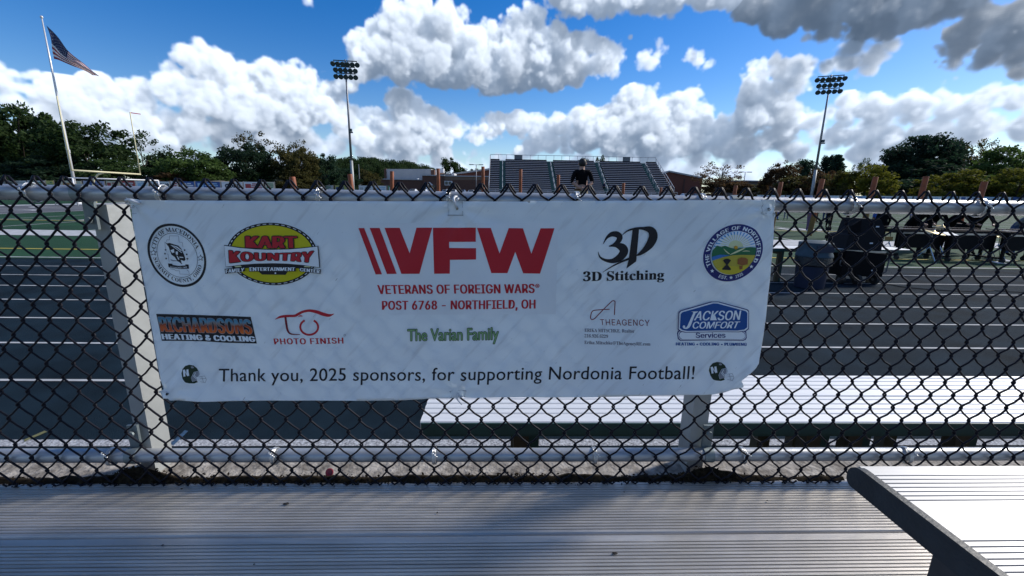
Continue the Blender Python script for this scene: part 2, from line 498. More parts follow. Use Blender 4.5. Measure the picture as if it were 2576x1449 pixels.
for k in range(8):                                          # arrowheads and number strokes
    s = -20 + 9.14 * k
    fm.add([W(s + 0.5, T1 + 5.5, 0.018), W(s + 1.6, T1 + 6.0, 0.018), W(s + 0.5, T1 + 6.5, 0.018)], [(0, 1, 2)])
    strip(fm, s - 1.2, s - 0.7, T1 + 5.2, T1 + 7.0, 0.018)
    strip(fm, s - 0.2, s + 0.3, T1 + 5.2, T1 + 7.0, 0.018)
for t in (24, 30, 36.5, 43, 50):                            # outlined letters of the end zone
    for rr, hw in ((2.0, 0.2),):
        n = 28
        vs = []
        for k in range(n):
            a = 2 * math.pi * k / n
            vs.append(W(-35 + 3.2 * math.cos(a), t + rr * math.sin(a), 0.018)); vs.append(W(-35 + (3.2 - 0.35) * math.cos(a), t + (rr - 0.35) * math.sin(a), 0.018))
        fm.add(vs, [(2 * k, 2 * ((k + 1) % n), 2 * ((k + 1) % n) + 1, 2 * k + 1) for k in range(n)])
structure(fm.build('field_lines', m_line))
ym = MB()
t = t_at(100, 626.7); strip(ym, -45, 80, t - 0.05, t + 0.06, 0.012)
t = t_at(100, 555); strip(ym, -29, 80, t - 0.06, t + 0.08, 0.021)
structure(ym.build('yellow_field_lines', m_yell))
g = MB(); g.hexa([W(-75, 97, -0.03), W(110, 97, -0.03), W(110, 330, -0.03), W(-75, 330, -0.03), W(-75, 101, 1.1), W(110, 101, 1.1), W(110, 330, 1.4), W(-75, 330, 1.4)])
structure(g.build('parking_lot', m_lot))

# ------------------------------------------------------------------ chain link fence
FT = 1.17
m_galv = mat('galvanised_pipe', (0.40, 0.42, 0.44), 0.42, metal=0.55, var=0.14, scale=12, bump=0.06, bscale=90)
m_galv2 = mat('galvanised_post', (0.36, 0.375, 0.37), 0.55, metal=0.25, var=0.1, scale=9, bump=0.08, bscale=60)
m_clamp = mat('clamp_steel', (0.20, 0.24, 0.25), 0.5, metal=0.6, var=0.2, scale=30)
m_wire = mat('black_vinyl', (0.006, 0.006, 0.011), 0.5, var=0.2, scale=60, spec=0.18)
m_tie = mat('tie_wire', (0.62, 0.63, 0.63), 0.35, metal=0.8, var=0.2, scale=200)
fence = thing('chain_link_fence', W(0, FT, 0.745), 'black chain link fence with grey pipe rails in front of the track', 'fence')
ZT, ZB = 1.595, 0.822
b = MB(); b.tube([W(-3.4 + 0.4 * k, FT, ZT) for k in range(18)], 0.0205, 24); b.build('top_rail', m_galv, fence, True)
b = MB(); b.tube([W(-3.4 + 0.4 * k, FT, ZB) for k in range(18)], 0.0205, 24); b.build('bottom_rail', m_galv, fence, True)
PW, PHt = 0.0711, 0.0842
ZTOP = 1.632
NROW = 21
s_off = -0.0504
b = MB()
KW = round(3.3 / (PW / 2))
rw = random.Random(3)
for i in range(-KW, KW):
    xl, xr = s_off + i * PW / 2, s_off + (i + 1) * PW / 2
    ext = 0.0030
    jit = [(rw.uniform(-.0012, .0012), rw.uniform(-.0015, .0015)) for _ in range(NROW + 2)]
    pts = []
    start_right = (i % 2 != 0)              # both wires of a pair start at an even column
    side = 1 if start_right else -1
    xs = xr if start_right else xl
    ft = FT - 0.0285
    # knuckle at the top
    pts += [W(xs + side * 0.0205, ft + 0.009, ZTOP - 0.019), W(xs + side * 0.0125, ft + 0.009, ZTOP - 0.0075), W(xs + side * 0.005, ft + 0.008, ZTOP + 0.0035), W(xs - side * 0.001, ft + 0.005, ZTOP + 0.0045)]
    for r in range(NROW + 1):
        z = ZTOP - r * PHt / 2
        right = start_right if r % 2 == 0 else not start_right
        sg = 1 if right else -1
        x = (xr if right else xl) + sg * ext + jit[r][0]
        z += jit[r][1]
        x0 = (xl if right else xr)
        # helix: one diagonal lies in front, the other behind
        if 0 < r < NROW:
            pts += [W(x - sg * 0.0065, ft + sg * 0.0022, z + 0.0085), W(x - sg * 0.0012, ft + sg * 0.0015, z + 0.0032), W(x, ft, z), W(x - sg * 0.0012, ft - sg * 0.0015, z - 0.0032), W(x - sg * 0.0065, ft - sg * 0.0022, z - 0.0085)]
        elif r == 0:
            pts += [W(x - sg * 0.005, ft + 0.001, z - 0.003), W(x - sg * 0.012, ft, z - 0.013)]
        else:
            pts += [W(x - sg * 0.008, ft, z + 0.010), W(x, ft + .003, z - .002), W(x + sg * 0.010, ft - 0.006, z - 0.004), W(x + sg * .018, ft - .008, z + .006)]
        if r < NROW:                          # a point on the way, slightly bowed
            xm = (xl + xr) / 2; zm = z - PHt / 4
            pts.append(W(xm + sg * 0.0012, ft + (0.0032 if not right else -0.0032), zm - 0.0016))
    b.tube(pts, 0.00275, 6)
mesh_ob = b.build('wire_mesh', m_wire, fence, True)
def strap(b, s, z, w=0.03, r=0.0235, mi=0):
    n = 20
    vs = []
    for k in range(n):
        a = 2 * math.pi * k / n
        for q in (-w / 2, w / 2): vs.append(W(s + q, FT + r * math.cos(a), z + r * math.sin(a)))
    for k in range(n):
        a = 2 * math.pi * k / n
        for q in (-w / 2, w / 2): vs.append(W(s + q, FT + (r - .003) * math.cos(a), z + (r - .003) * math.sin(a)))
    fs = []
    for k in range(n):
        k2 = (k + 1) % n
        fs += [(2 * k, 2 * k2, 2 * k2 + 1, 2 * k + 1), (2 * n + 2 * k + 1, 2 * n + 2 * k2 + 1, 2 * n + 2 * k2, 2 * n + 2 * k),
               (2 * k, 2 * n + 2 * k, 2 * n + 2 * k2, 2 * k2), (2 * k + 1, 2 * k2 + 1, 2 * n + 2 * k2 + 1, 2 * n + 2 * k + 1)]
    b.add(vs, fs, mi)
def post(name, s0, s1, lean):
    """rolled C-section standing behind the rails: web and two flanges; s0..s1 is the face towards the deck"""
    b = MB()
    t0, t1 = FT + 0.028, FT + 0.100
    z0, z1 = 0.30, 1.566
    th = 0.006
    pr = [(s0, t0), (s1, t0), (s1, t1), (s0, t1)]
    b.hexa([W(s, t, z0) for s, t in pr] + [W(s + lean, t, z1) for s, t in pr])
    return b.build(name, m_galv2, fence)
pA = ST(on_t(266, 507, FT + 0.028))[0]; pA0 = ST(on_t(226, 507, FT + 0.028))[0]
post('post', pA0, pA, 0.0)
pB0 = ST(on_t(1748, 995, FT + 0.028))[0]; pB = ST(on_t(1790, 995, FT + 0.028))[0]
post('post', pB0, pB, 0.0)
for (s, z) in ((pA - 0.030, ZT), (pA - 0.03, ZB), (pB - 0.006, ZB), (pB - 0.02, ZT)):
    b = MB(); strap(b, s, z)
    zz = -1 if z > 1.2 else 1
    b.lbox(W(s, FT + 0.012, z + zz * 0.05), E1, E2, (0, 0, 1), 0.015, 0.004, 0.045)
    b.lathe(W(s, FT + 0.004, z + zz * 0.07), [(0.0, 0), (0.009, 0), (0.009, .006), (0, .006)], 8, ax=-E2)
    autosmooth(b.build('rail_clamp', m_clamp, fence))
def tie(x, y, zr):
    p = on_t(x, y, FT - 0.03); s = ST(p)[0]
    b = MB()
    pts = []
    for k in range(40):
        a = 2 * math.pi * k / 13
        pts.append(W(s + 0.004 * k / 13 - .006, FT + 0.0240 * math.cos(a) - .004, zr + 0.0255 * math.sin(a)))
    b.tube(pts, 0.0017, 5)
    q = W(s, FT - .032, zr + .012 if zr > 1.2 else zr + .03)
    tw = []
    for k in range(14):
        a = k * 1.4
        tw.append(q + E1 * (0.0013 * k - .006 + .002 * math.cos(a)) + E2 * (.002 * math.sin(a)) + Vector((0, 0, -.0011 * k)))
    b.tube(tw, 0.0021, 5)
    b.build('tie_wire', m_tie, fence, True)
for x in (52, 388, 795, 1126, 1457, 1780, 2165, 2500): tie(x, 470, ZT)
for x in (260, 680, 1090, 1500, 1880, 2300): tie(x, 1140, ZB)

# ------------------------------------------------------------------ ledge, deck planks, bleacher seat
DZ = 0.745
m_ledge = mat('weathered_ledge', (0.10, 0.085, 0.07), 0.85, col2=(0.42, 0.39, 0.35), scale=26, det=8, bump=0.5, bscale=60)
def alu(name, base, rough, dirt):
    m = bpy.data.materials.new(name); m.use_nodes = True
    N, L = m.node_tree.nodes, m.node_tree.links
    bs = N['Principled BSDF']; bs.inputs['Metallic'].default_value = 0.6
    tc = N.new('ShaderNodeTexCoord')
    n1 = N.new('ShaderNodeTexNoise'); n1.inputs['Scale'].default_value = 3.0; n1.inputs['Detail'].default_value = 8
    n2 = N.new('ShaderNodeTexNoise'); n2.inputs['Scale'].default_value = 1.0; n2.inputs['Detail'].default_value = 6
    mp = N.new('ShaderNodeMapping'); mp.inputs['Scale'].default_value = (1.5, 60, 20)
    L.new(tc.outputs['Object'], mp.inputs[0]); L.new(mp.outputs[0], n2.inputs['Vector']); L.new(tc.outputs['Object'], n1.inputs['Vector'])
    mx = N.new('ShaderNodeMath'); mx.operation = 'MULTIPLY'
    L.new(n1.outputs[0], mx.inputs[0]); L.new(n2.outputs[0], mx.inputs[1])
    rp = N.new('ShaderNodeValToRGB')
    rp.color_ramp.elements[0].position, rp.color_ramp.elements[1].position = 0.12, 0.36
    rp.color_ramp.elements[0].color = (*[c * dirt for c in base], 1); rp.color_ramp.elements[1].color = (*base, 1)
    L.new(mx.outputs[0], rp.inputs[0]); L.new(rp.outputs[0], bs.inputs['Base Color'])
    rr = N.new('ShaderNodeMapRange'); rr.inputs[3].default_value, rr.inputs[4].default_value = rough + .12, rough - .08
    L.new(n1.outputs[0], rr.inputs[0]); L.new(rr.outputs[0], bs.inputs['Roughness'])
    return m
m_alu = alu('brushed_aluminium', (0.66, 0.62, 0.56), 0.42, 0.60)
m_alu2 = alu('bright_aluminium', (0.48, 0.485, 0.49), 0.5, 0.84)
m_capm = mat('dark_end_cap', (0.018, 0.026, 0.034), 0.55, var=0.2, scale=40, bump=.1)
b = MB(); b.box(-4, 4, 1.165, 1.285, 0.45, 0.735)
ledge = b.build('concrete_ledge', m_ledge, origin=W(0, 1.22, 0.45))
tag(ledge, 'weathered off white ledge running under the chain link fence', 'ledge')
def plank(t0, t1, s0, s1, z, pitch=0.0103, dep=0.0028, th=0.045, nose=0.012, flat=0.0, top=0.62):
    """extruded aluminium plank with fine ribs along its length: profile in (t, z)"""
    pr = [(t0, z - th), (t0, z - 0.006), (t0 + 0.004, z)]
    t = t0 + nose
    pr.append((t, z))
    while t + pitch < t1 - nose:
        if not (flat and abs(t - (t0 + t1) / 2) < flat):
            pr += [(t, z), (t + pitch * .06, z - dep), (t + pitch * (.94 - top), z - dep), (t + pitch * (1 - top), z)]
        t += pitch
    pr += [(t1 - 0.004, z), (t1, z - 0.006), (t1, z - th)]
    q = [pr[0]]
    for p in pr[1:]:
        if (abs(p[0] - q[-1][0]) + abs(p[1] - q[-1][1])) > 1e-5: q.append(p)
    b = MB()
    n = len(q)
    vs = [W(s0, a, c) for a, c in q] + [W(s1, a, c) for a, c in q]
    fs = [(k, k + 1, n + k + 1, n + k) for k in range(n - 1)] + [(0, n, 2 * n - 1, n - 1)]
    fs = [tuple(reversed(f)) for f in fs]
    b.add(vs, fs)
    b.add([vs[k] for k in range(n)], [tuple(range(n))]); b.add([vs[n + k] for k in range(n)], [tuple(reversed(range(n)))])
    return b
gap_t = ST(on_z(1200, 1344, DZ))[1]
edges = [(gap_t + .0025, 1.158)] + [(gap_t - .0025 - .241 * (k + 1) + .005, gap_t - .0025 - .241 * k) for k in range(7)]
for i, (t0, t1) in enumerate(edges):
    if i > 4: continue
    o = plank(t0, t1, -4, 4, DZ - (0.0 if i else 0.0015)).build('deck_plank', m_alu, origin=W(0, t0, DZ))
    if i == 0: tag(o, 'ribbed aluminium deck plank right at the foot of the fence', 'deck plank', 'aluminium deck planks')
    elif i == 1: tag(o, 'ribbed aluminium deck plank nearest the viewer, across the bottom', 'deck plank', 'aluminium deck planks')
    else: tag(o, 'ribbed aluminium deck plank behind the two planks in view', 'deck plank', 'aluminium deck planks')
# seat plank on the right
SZ = EYE - 0.45
p_far = on_z(2147, 1166, SZ); ss, st = ST(p_far)
seat = thing('bleacher_seat', W(ss, st - .13, DZ), 'bright aluminium bleacher seat with a dark rounded end cap', 'bleacher seat')
plank(st - .26, st - .004, ss + .004, ss + 3.2, SZ, pitch=0.0098, dep=.0026, th=.038, nose=.02, flat=.035, top=.7).build('seat_plank', m_alu2, seat)
b = MB()
th = 0.040
def capprof(off):
    pr = []
    for k in range(9):
        a = math.pi / 2 * k / 8
        pr.append((st + .004 - .028 + .028 * math.sin(a), SZ + .002 - .022 + .022 * math.cos(a)))
    pr += [(st + .004, SZ - .024)]
    for k in range(7):
        a = math.pi / 2 * k / 6
        pr.append((st + .004 - .014 + .014 * math.cos(a), SZ - th + .012 - .012 * math.sin(a)))
    pr += [(st - .27, SZ - th), (st - .27, SZ + .002)]
    return pr
pr = capprof(0)
b.prism([W(ss - .004, t, z) for t, z in pr], E1 * .012)
autosmooth(b.build('end_cap', m_capm, seat), 30)
b = MB()
b.box(ss + .062, ss + .068, st - .235, st - .10, DZ + .004, SZ - .041)
b.box(ss + .068, ss + .105, st - .106, st - .10, DZ + .004, SZ - .041)
b.box(ss + .05, ss + .12, st - .25, st - .06, DZ + .0005, DZ + .0038)
b.build('seat_bracket', mat('bracket_grey', (.05, .055, .065), .5, metal=.3, var=.15, scale=20), seat)

# dirt and leaf litter gathered along the foot of the fence
m_dirt = mat('leaf_litter', (0.006, 0.005, 0.004), 0.95, col2=(0.035, 0.026, 0.015), scale=60, spec=.1)
rd = random.Random(11)
b = MB()
for k in range(11000):
    s = rd.uniform(-2.0, 1.1)
    dens = 0.55 + 0.45 * mnoise.noise((s * 2.2, 3.1, 0))
    for c in (pA - .02, pB): dens += .9 * math.exp(-((s - c) / .09) ** 2)
    if rd.random() > dens * (1.0 if s < .75 else .35): continue
    hgt = .026 * max(.15, .45 + mnoise.noise((s * 4.5, 1.3, 0))) + (.05 * math.exp(-((s - pA + .02) / .07) ** 2) + .05 * math.exp(-((s - pB) / .06) ** 2))
    t = 1.157 + rd.gauss(0, .009); z = DZ - .003 + rd.random() ** 1.8 * hgt * .75
    c = W(s, t, z); q = rd.uniform(.0025, .0075)
    a = Vector((rd.gauss(0, 1), rd.gauss(0, 1), rd.gauss(0, .6))).normalized(); e = a.orthogonal().normalized()
    b.add([c - a * q, c + e * q * .5, c + a * q, c - e * q * .5], [(0, 1, 2, 3)])
n_ = 300
vs = []
for k in range(n_ + 1):
    s = -2.0 + 3.1 * k / n_
    h = .010 + .012 * mnoise.noise((s * 6, 2, 0)) + .008 * mnoise.noise((s * 25, 4, 0)) + .03 * math.exp(-((s - pA + .02) / .07) ** 2) + .03 * math.exp(-((s - pB) / .06) ** 2) - .012 * max(0, s - .55)
    w_ = .013 + .006 * mnoise.noise((s * 14, 7, 0))
    vs += [W(s, 1.157 - w_, DZ - .002), W(s, 1.157, DZ + max(h, -.003)), W(s, 1.166, DZ + max(h, -.003) - .002), W(s, 1.172, DZ - .012)]
b.add(vs, [(4 * k + q, 4 * k + 4 + q, 4 * k + 5 + q, 4 * k + 1 + q) for k in range(n_) for q in range(3)])
o = stuff(b.build('leaf_litter', m_dirt))
tag(o, 'dark leaf litter and dirt gathered along the foot of the fence', 'debris')
m_fleck = mat('dark_flecks', (0.03, 0.025, 0.02), 0.9)
b = MB()
for (x, y, q) in ((720, 1268, .009), (1546, 1393, .007), (930, 1208, .004), (1570, 1238, .003), (1930, 1260, .004), (1100, 1290, .003), (410, 1372, .004), (2310, 1250, .003), (1150, 1215, .004), (640, 1420, .003)):
    c = on_z(x, y, DZ + .0015)
    vs = []
    for k in range(7):
        a = 6.283 * k / 7
        vs.append(c + Vector((math.cos(a) * q * rd.uniform(.5, 1.3), math.sin(a) * q * rd.uniform(.4, 1), rd.uniform(0, .002))))
    b.add(vs + [c + Vector((0, 0, .003))], [(k, (k + 1) % 7, 7) for k in range(7)])
o = stuff(b.build('deck_debris', m_fleck)); tag(o, 'small dark flecks of debris lying on the deck planks', 'debris')
p = on_z(830, 1192, DZ)
b = MB(); b.lathe(p + Vector((0, 0, .006)), [(0.0, 0), (.012, .001), (.0125, .004), (.0105, .005), (0, .004)], 14, ax=(Vector((.1, -1, .5))).normalized())
o = b.build('bottle_cap', mat('red_cap', (.30, .02, .04), .4), origin=p); tag(o, 'small red bottle cap lying in the dirt under the fence', 'bottle cap')
p = on_z(1456, 1208, DZ)

# ------------------------------------------------------------------ aluminium benches on the track
m_white = mat('white_aluminium', (0.74, 0.75, 0.75), 0.5, metal=0.25, var=0.05, scale=3, stretch=(1, 30, 1))
m_green = mat('green_fascia', (0.018, 0.060, 0.052), 0.5, var=0.15, scale=6)
m_bronze = mat('bronze_leg', (0.075, 0.062, 0.040), 0.5, metal=0.3, var=0.2, scale=10)
BZ = 0.70
def bench(sL, sR, tF, tB, label, legs, BZ=0.70):
    o = thing('track_bench', W((sL + sR) / 2, (tF + tB) / 2, 0), label, 'bench', 'white topped benches on the track')
    mid = (tF + tB) / 2
    for a, c in ((tF, mid - .004), (mid + .004, tB)):
        w = c - a
        pr = [(a, BZ - .04), (a, BZ - .004), (a + .004, BZ)]
        for q in (.22, .40, .60, .78):
            pr += [(a + w * q, BZ), (a + w * q + .004, BZ - .004), (a + w * q + .02, BZ - .004), (a + w * q + .024, BZ)]
        pr += [(c - .004, BZ), (c, BZ - .004), (c, BZ - .04)]
        b = MB(); n = len(pr)
        vs = [W(sL, t, z) for t, z in pr] + [W(sR, t, z) for t, z in pr]
        b.add(vs, [(n + k, n + k + 1, k + 1, k) for k in range(n - 1)] + [(n - 1, 2 * n - 1, n, 0), tuple(range(n)), tuple(reversed(range(n, 2 * n)))])
        b.build('bench_plank', m_white, o)
    b = MB(); b.box(sL + .004, sR - .004, tF - .007, tF - .0012, BZ - .052, BZ - .004); b.box(sL + .01, sR - .01, tF + .006, tF + .03, BZ - .070, BZ - .041); b.build('fascia', m_green, o)
    for s in legs:
        b = MB(); b.box(s - .035, s + .030, tF + .05, tF + .11, 0.002, BZ - .072); b.box(s - .035, s + .030, tB - .11, tB - .05, 0.002, BZ - .041); b.box(s - .032, s + .027, tF + .112, tB - .112, BZ - .13, BZ - .075)
        b.build('leg', m_bronze, o)
        b = MB(); b.box(s + .031, s + .075, tF + .06, tF + .10, 0.002, BZ - .073); b.build('leg_plate', m_green, o)
    return o
sL, tF = ST(on_z(1057, 1061, BZ)); tB = ST(on_z(2300, 945, BZ))[1]
legs = [ST(on_t(x, 1100, tF + .06))[0] for x in (1312, 2045, 2150, 2420)]
bench(sL, sL + 4.6, tF, tB, 'long white topped bench with green fascia just behind the fence', legs)
tF2 = ST(on_z(2034, 722, 0))[1] + .42
BZ2 = on_t(1945, 624, tF2).z
lg = ST(on_t(1958, 660, tF2 + .08))[0]
bench(lg - 2.2, lg + 2.6, tF2, tF2 + .5, 'white topped bench standing behind the blue trash can', [lg, lg + 1.9, lg - 1.8], BZ2)
# ------------------------------------------------------------------ sponsor banner
def font(fn):
    import os
    try:
        for base in (bpy.utils.system_resource('DATAFILES', path='fonts'),):
            p = os.path.join(base, fn)
            if os.path.exists(p): return bpy.data.fonts.load(p)
    except Exception:
        pass
    return None
F_SANS, F_MATH = font('Inter.woff2'), font('NotoSansMath-Regular.woff2')
def serif(s):
    if not F_MATH: return s
    o = ''
    for c in s:
        if 'A' <= c <= 'Z': o += chr(0x1D400 + ord(c) - 65)
        elif 'a' <= c <= 'z': o += chr(0x1D41A + ord(c) - 97)
        elif '0' <= c <= '9': o += chr(0x1D7CE + ord(c) - 48)
        else: o += c
    return o
def text_mesh(body, fnt=None, offset=0.0, spacing=1.0):
    c = bpy.data.curves.new('lettering', 'FONT')
    c.body = body
    if fnt: c.font = fnt
    c.offset = offset
    c.space_character = spacing
    c.resolution_u = 4
    o = bpy.data.objects.new('lettering', c)
    COL.objects.link(o)
    dg = bpy.context.evaluated_depsgraph_get(); dg.update()
    me = bpy.data.meshes.new_from_object(o.evaluated_get(dg))
    bpy.data.objects.remove(o); bpy.data.curves.remove(c)
    return me
TBN = FT - 0.0470
TIES = [(ST(on_t(x, y, TBN))[0], on_t(x, y, TBN).z) for x, y in ((332, 512), (1148, 520), (1936, 524), (420, 990), (1152, 992))]
_bz = on_t(1150, 1000, TBN).z
_cz = on_t(1900, 965, TBN); _cs = ST(_cz)[0]; _cz = _cz.z
def ripple(s, z):
    n = mnoise.noise
    r = .0075 * n((s * 2.1, z * 2.6, 2.0)) + 0.0020 * n(((s - z) * 13, (s + z) * 2.6, 5.0)) + .0004 * n(((s - z) * 34, (s + z) * 6, 9.0))
    for k, (ts, tz) in enumerate(TIES):              # puckers running out of the tied points
        dd = math.hypot(s - ts, z - tz)
        if dd < .35: r += .0042 * math.exp(-dd / .09) * math.sin(math.atan2(z - tz, s - ts) * (7 + k % 3) + k)
    if z < _bz + .06: r += .006 * ((_bz + .06 - z) / .06) * n((s * 7, .4, 1.0))
    d = math.hypot(s - _cs, z - _cz)
    return r + .020 * max(0, 1 - d / .13) ** 2
def on_banner(x, y, lay=0):
    p = on_t(x, y, TBN)
    s = ST(p)[0]
    return p - E2 * (ripple(s, p.z) + lay * .00065)
class Print:
    """flat printing in photograph pixels, cut along a grid and laid on the rippled vinyl"""
    def __init__(s): s.bm = bmesh.new(); s.parts = []
    def _flush(s, bm, mi, lay):
        s.parts.append((bm, mi, lay))
    def poly(s, pts, mi, lay):
        bm = bmesh.new()
        q = []
        for p in pts:
            if not q or abs(p[0] - q[-1][0]) + abs(p[1] - q[-1][1]) > .05: q.append(p)
        f = bm.faces.new([bm.verts.new((x, -y, 0)) for x, y in q])
        bmesh.ops.triangulate(bm, faces=[f])
        s._flush(bm, mi, lay)
    def stroke(s, pts, mi, lay, w=None, conv=None, closed=False):
        """pts (x, y, width) in pixels"""
        P = [(p[0], p[1], p[2] if len(p) > 2 else w) for p in pts]
        # smooth with Catmull-Rom
        Q = []
        n = len(P)
        for i in range(n if closed else n - 1):
            a, b, c, d = (P[(i - 1) % n], P[i], P[(i + 1) % n], P[(i + 2) % n]) if closed else (P[max(i - 1, 0)], P[i], P[i + 1], P[min(i + 2, n - 1)])
            for k in range(6):
                t = k / 6
                Q.append(tuple(.5 * (2 * b[j] + (c[j] - a[j]) * t + (2 * a[j] - 5 * b[j] + 4 * c[j] - d[j]) * t * t + (3 * b[j] - a[j] - 3 * c[j] + d[j]) * t ** 3) for j in range(3)))
        if not closed: Q.append(P[-1])
        else: Q.append(Q[0])
        bm = bmesh.new(); L = []
        for i, (x, y, ww) in enumerate(Q):
            if closed: a, b = Q[(i - 1) % (len(Q) - 1)], Q[(i + 1) % (len(Q) - 1)]
            else: a, b = Q[max(i - 1, 0)], Q[min(i + 1, len(Q) - 1)]
            dx, dy = b[0] - a[0], b[1] - a[1]; l = math.hypot(dx, dy) or 1
            nx, ny = -dy / l, dx / l
            ww = max(ww, .3)
            L.append((bm.verts.new((x + nx * ww / 2, -(y + ny * ww / 2), 0)), bm.verts.new((x - nx * ww / 2, -(y - ny * ww / 2), 0))))
        for (a, b), (c, d) in zip(L, L[1:]): bm.faces.new((a, b, d, c))
        s._flush(bm, mi, lay)
    def line(s, pts, w, mi, lay):
        for a, b in zip(pts, pts[1:]):
            dx, dy = b[0] - a[0], b[1] - a[1]; l = math.hypot(dx, dy) or 1
            nx, ny = -dy / l * w / 2, dx / l * w / 2
            s.poly([(a[0] + nx, a[1] + ny), (b[0] + nx, b[1] + ny), (b[0] - nx, b[1] - ny), (a[0] - nx, a[1] - ny)], mi, lay)
    def text(s, body, warp, mi, lay, fnt=None, offset=0.0, spacing=1.0, outline=None):
        """warp(u, v) -> pixel; u along the line, v from the bottom of the letters to their top"""
        me = text_mesh(body, fnt, 0.0, spacing)
        src = [v.co.copy() for v in me.vertices]
        xs = [v.x for v in src]; ys = [v.y for v in src]
        x0, x1, y0, y1 = min(xs), max(xs), min(ys), max(ys)
        def lay_copy(dx, dy, m_, l_):
            bm = bmesh.new(); bm.from_mesh(me)
            for v, c in zip(bm.verts, src):
                x, y = warp((c.x + dx - x0 + pad) / (x1 - x0 + 2 * pad), (c.y + dy - y0 + padv) / (y1 - y0 + 2 * padv))
                v.co = (x, -y, 0)
            s._flush(bm, m_, l_)
        pad = max(offset, 0) + (outline[0] if outline else 0); padv = outline[0] if outline else 0
        if outline:
            e = outline[0] + max(offset, 0)
            for i, a_ in enumerate(range(0, 360, 30)): lay_copy(e * math.cos(R(a_)), outline[0] * math.sin(R(a_)), outline[1], lay + i * .03)
            lay = lay + .6
        nb = 1 if offset <= .004 else max(2, int(math.ceil(offset / .022)) + 1)
        for i in range(nb):
            lay_copy((-offset + 2 * offset * i / (nb - 1)) if nb > 1 else 0, 0, mi, lay + i * .05)
        bpy.data.meshes.remove(me)
    def build(s, name, mats, parent, grid=9):
        out = MB()
        for bm, mi, lay in s.parts:
            xs = [v.co.x for v in bm.verts]; ys = [v.co.y for v in bm.verts]
            for lo, hi, ax in ((min(xs), max(xs), 0), (min(ys), max(ys), 1)):
                k = math.ceil(lo / grid)
                while k * grid < hi:
                    co = Vector((0, 0, 0)); co[ax] = k * grid
                    no = Vector((0, 0, 0)); no[ax] = 1
                    bmesh.ops.bisect_plane(bm, geom=bm.verts[:] + bm.edges[:] + bm.faces[:], plane_co=co, plane_no=no, dist=1e-4)
                    k += 1
            bm.verts.index_update()
            vs = [on_banner(v.co.x, -v.co.y, lay) for v in bm.verts]
            fs = []
            for f in bm.faces:
                idx = [v.index for v in f.verts]
                if f.normal.z < 0: idx.reverse()
                fs.append(idx)
            out.add(vs, fs, mi)
            bm.free()
        s.parts = []
        return out.build(name, mats, parent)
def crop(ox, oy, sc):
    return lambda X, Y: ((ox + X / sc) / 1.565217, (oy + Y / sc) / 1.565217)
def quad(C, tl, tr, br, bl):
    tl, tr, br, bl = (C(*p) for p in (tl, tr, br, bl))
    def w(u, v):
        x = (tl[0] * (1 - u) + tr[0] * u) * v + (bl[0] * (1 - u) + br[0] * u) * (1 - v)
        y = (tl[1] * (1 - u) + tr[1] * u) * v + (bl[1] * (1 - u) + br[1] * u) * (1 - v)
        return x, y
    return w
def bow(C, top, bot):
    T, B = [C(*p) for p in top], [C(*p) for p in bot]
    def q(P, u):
        a, b, c = (u - .5) * (u - 1) * 2, -4 * u * (u - 1), 2 * u * (u - .5)
        return P[0][0] * a + P[1][0] * b + P[2][0] * c, P[0][1] * a + P[1][1] * b + P[2][1] * c
    def w(u, v):
        t, b = q(T, u), q(B, u)
        return t[0] * v + b[0] * (1 - v), t[1] * v + b[1] * (1 - v)
    return w
def vinyl(name, col, rough=0.5):
    return mat(name, col, rough, var=0.06, scale=5, spec=0.4, trans=.14)
m_vinyl = bpy.data.materials.new('banner_vinyl'); m_vinyl.use_nodes = True
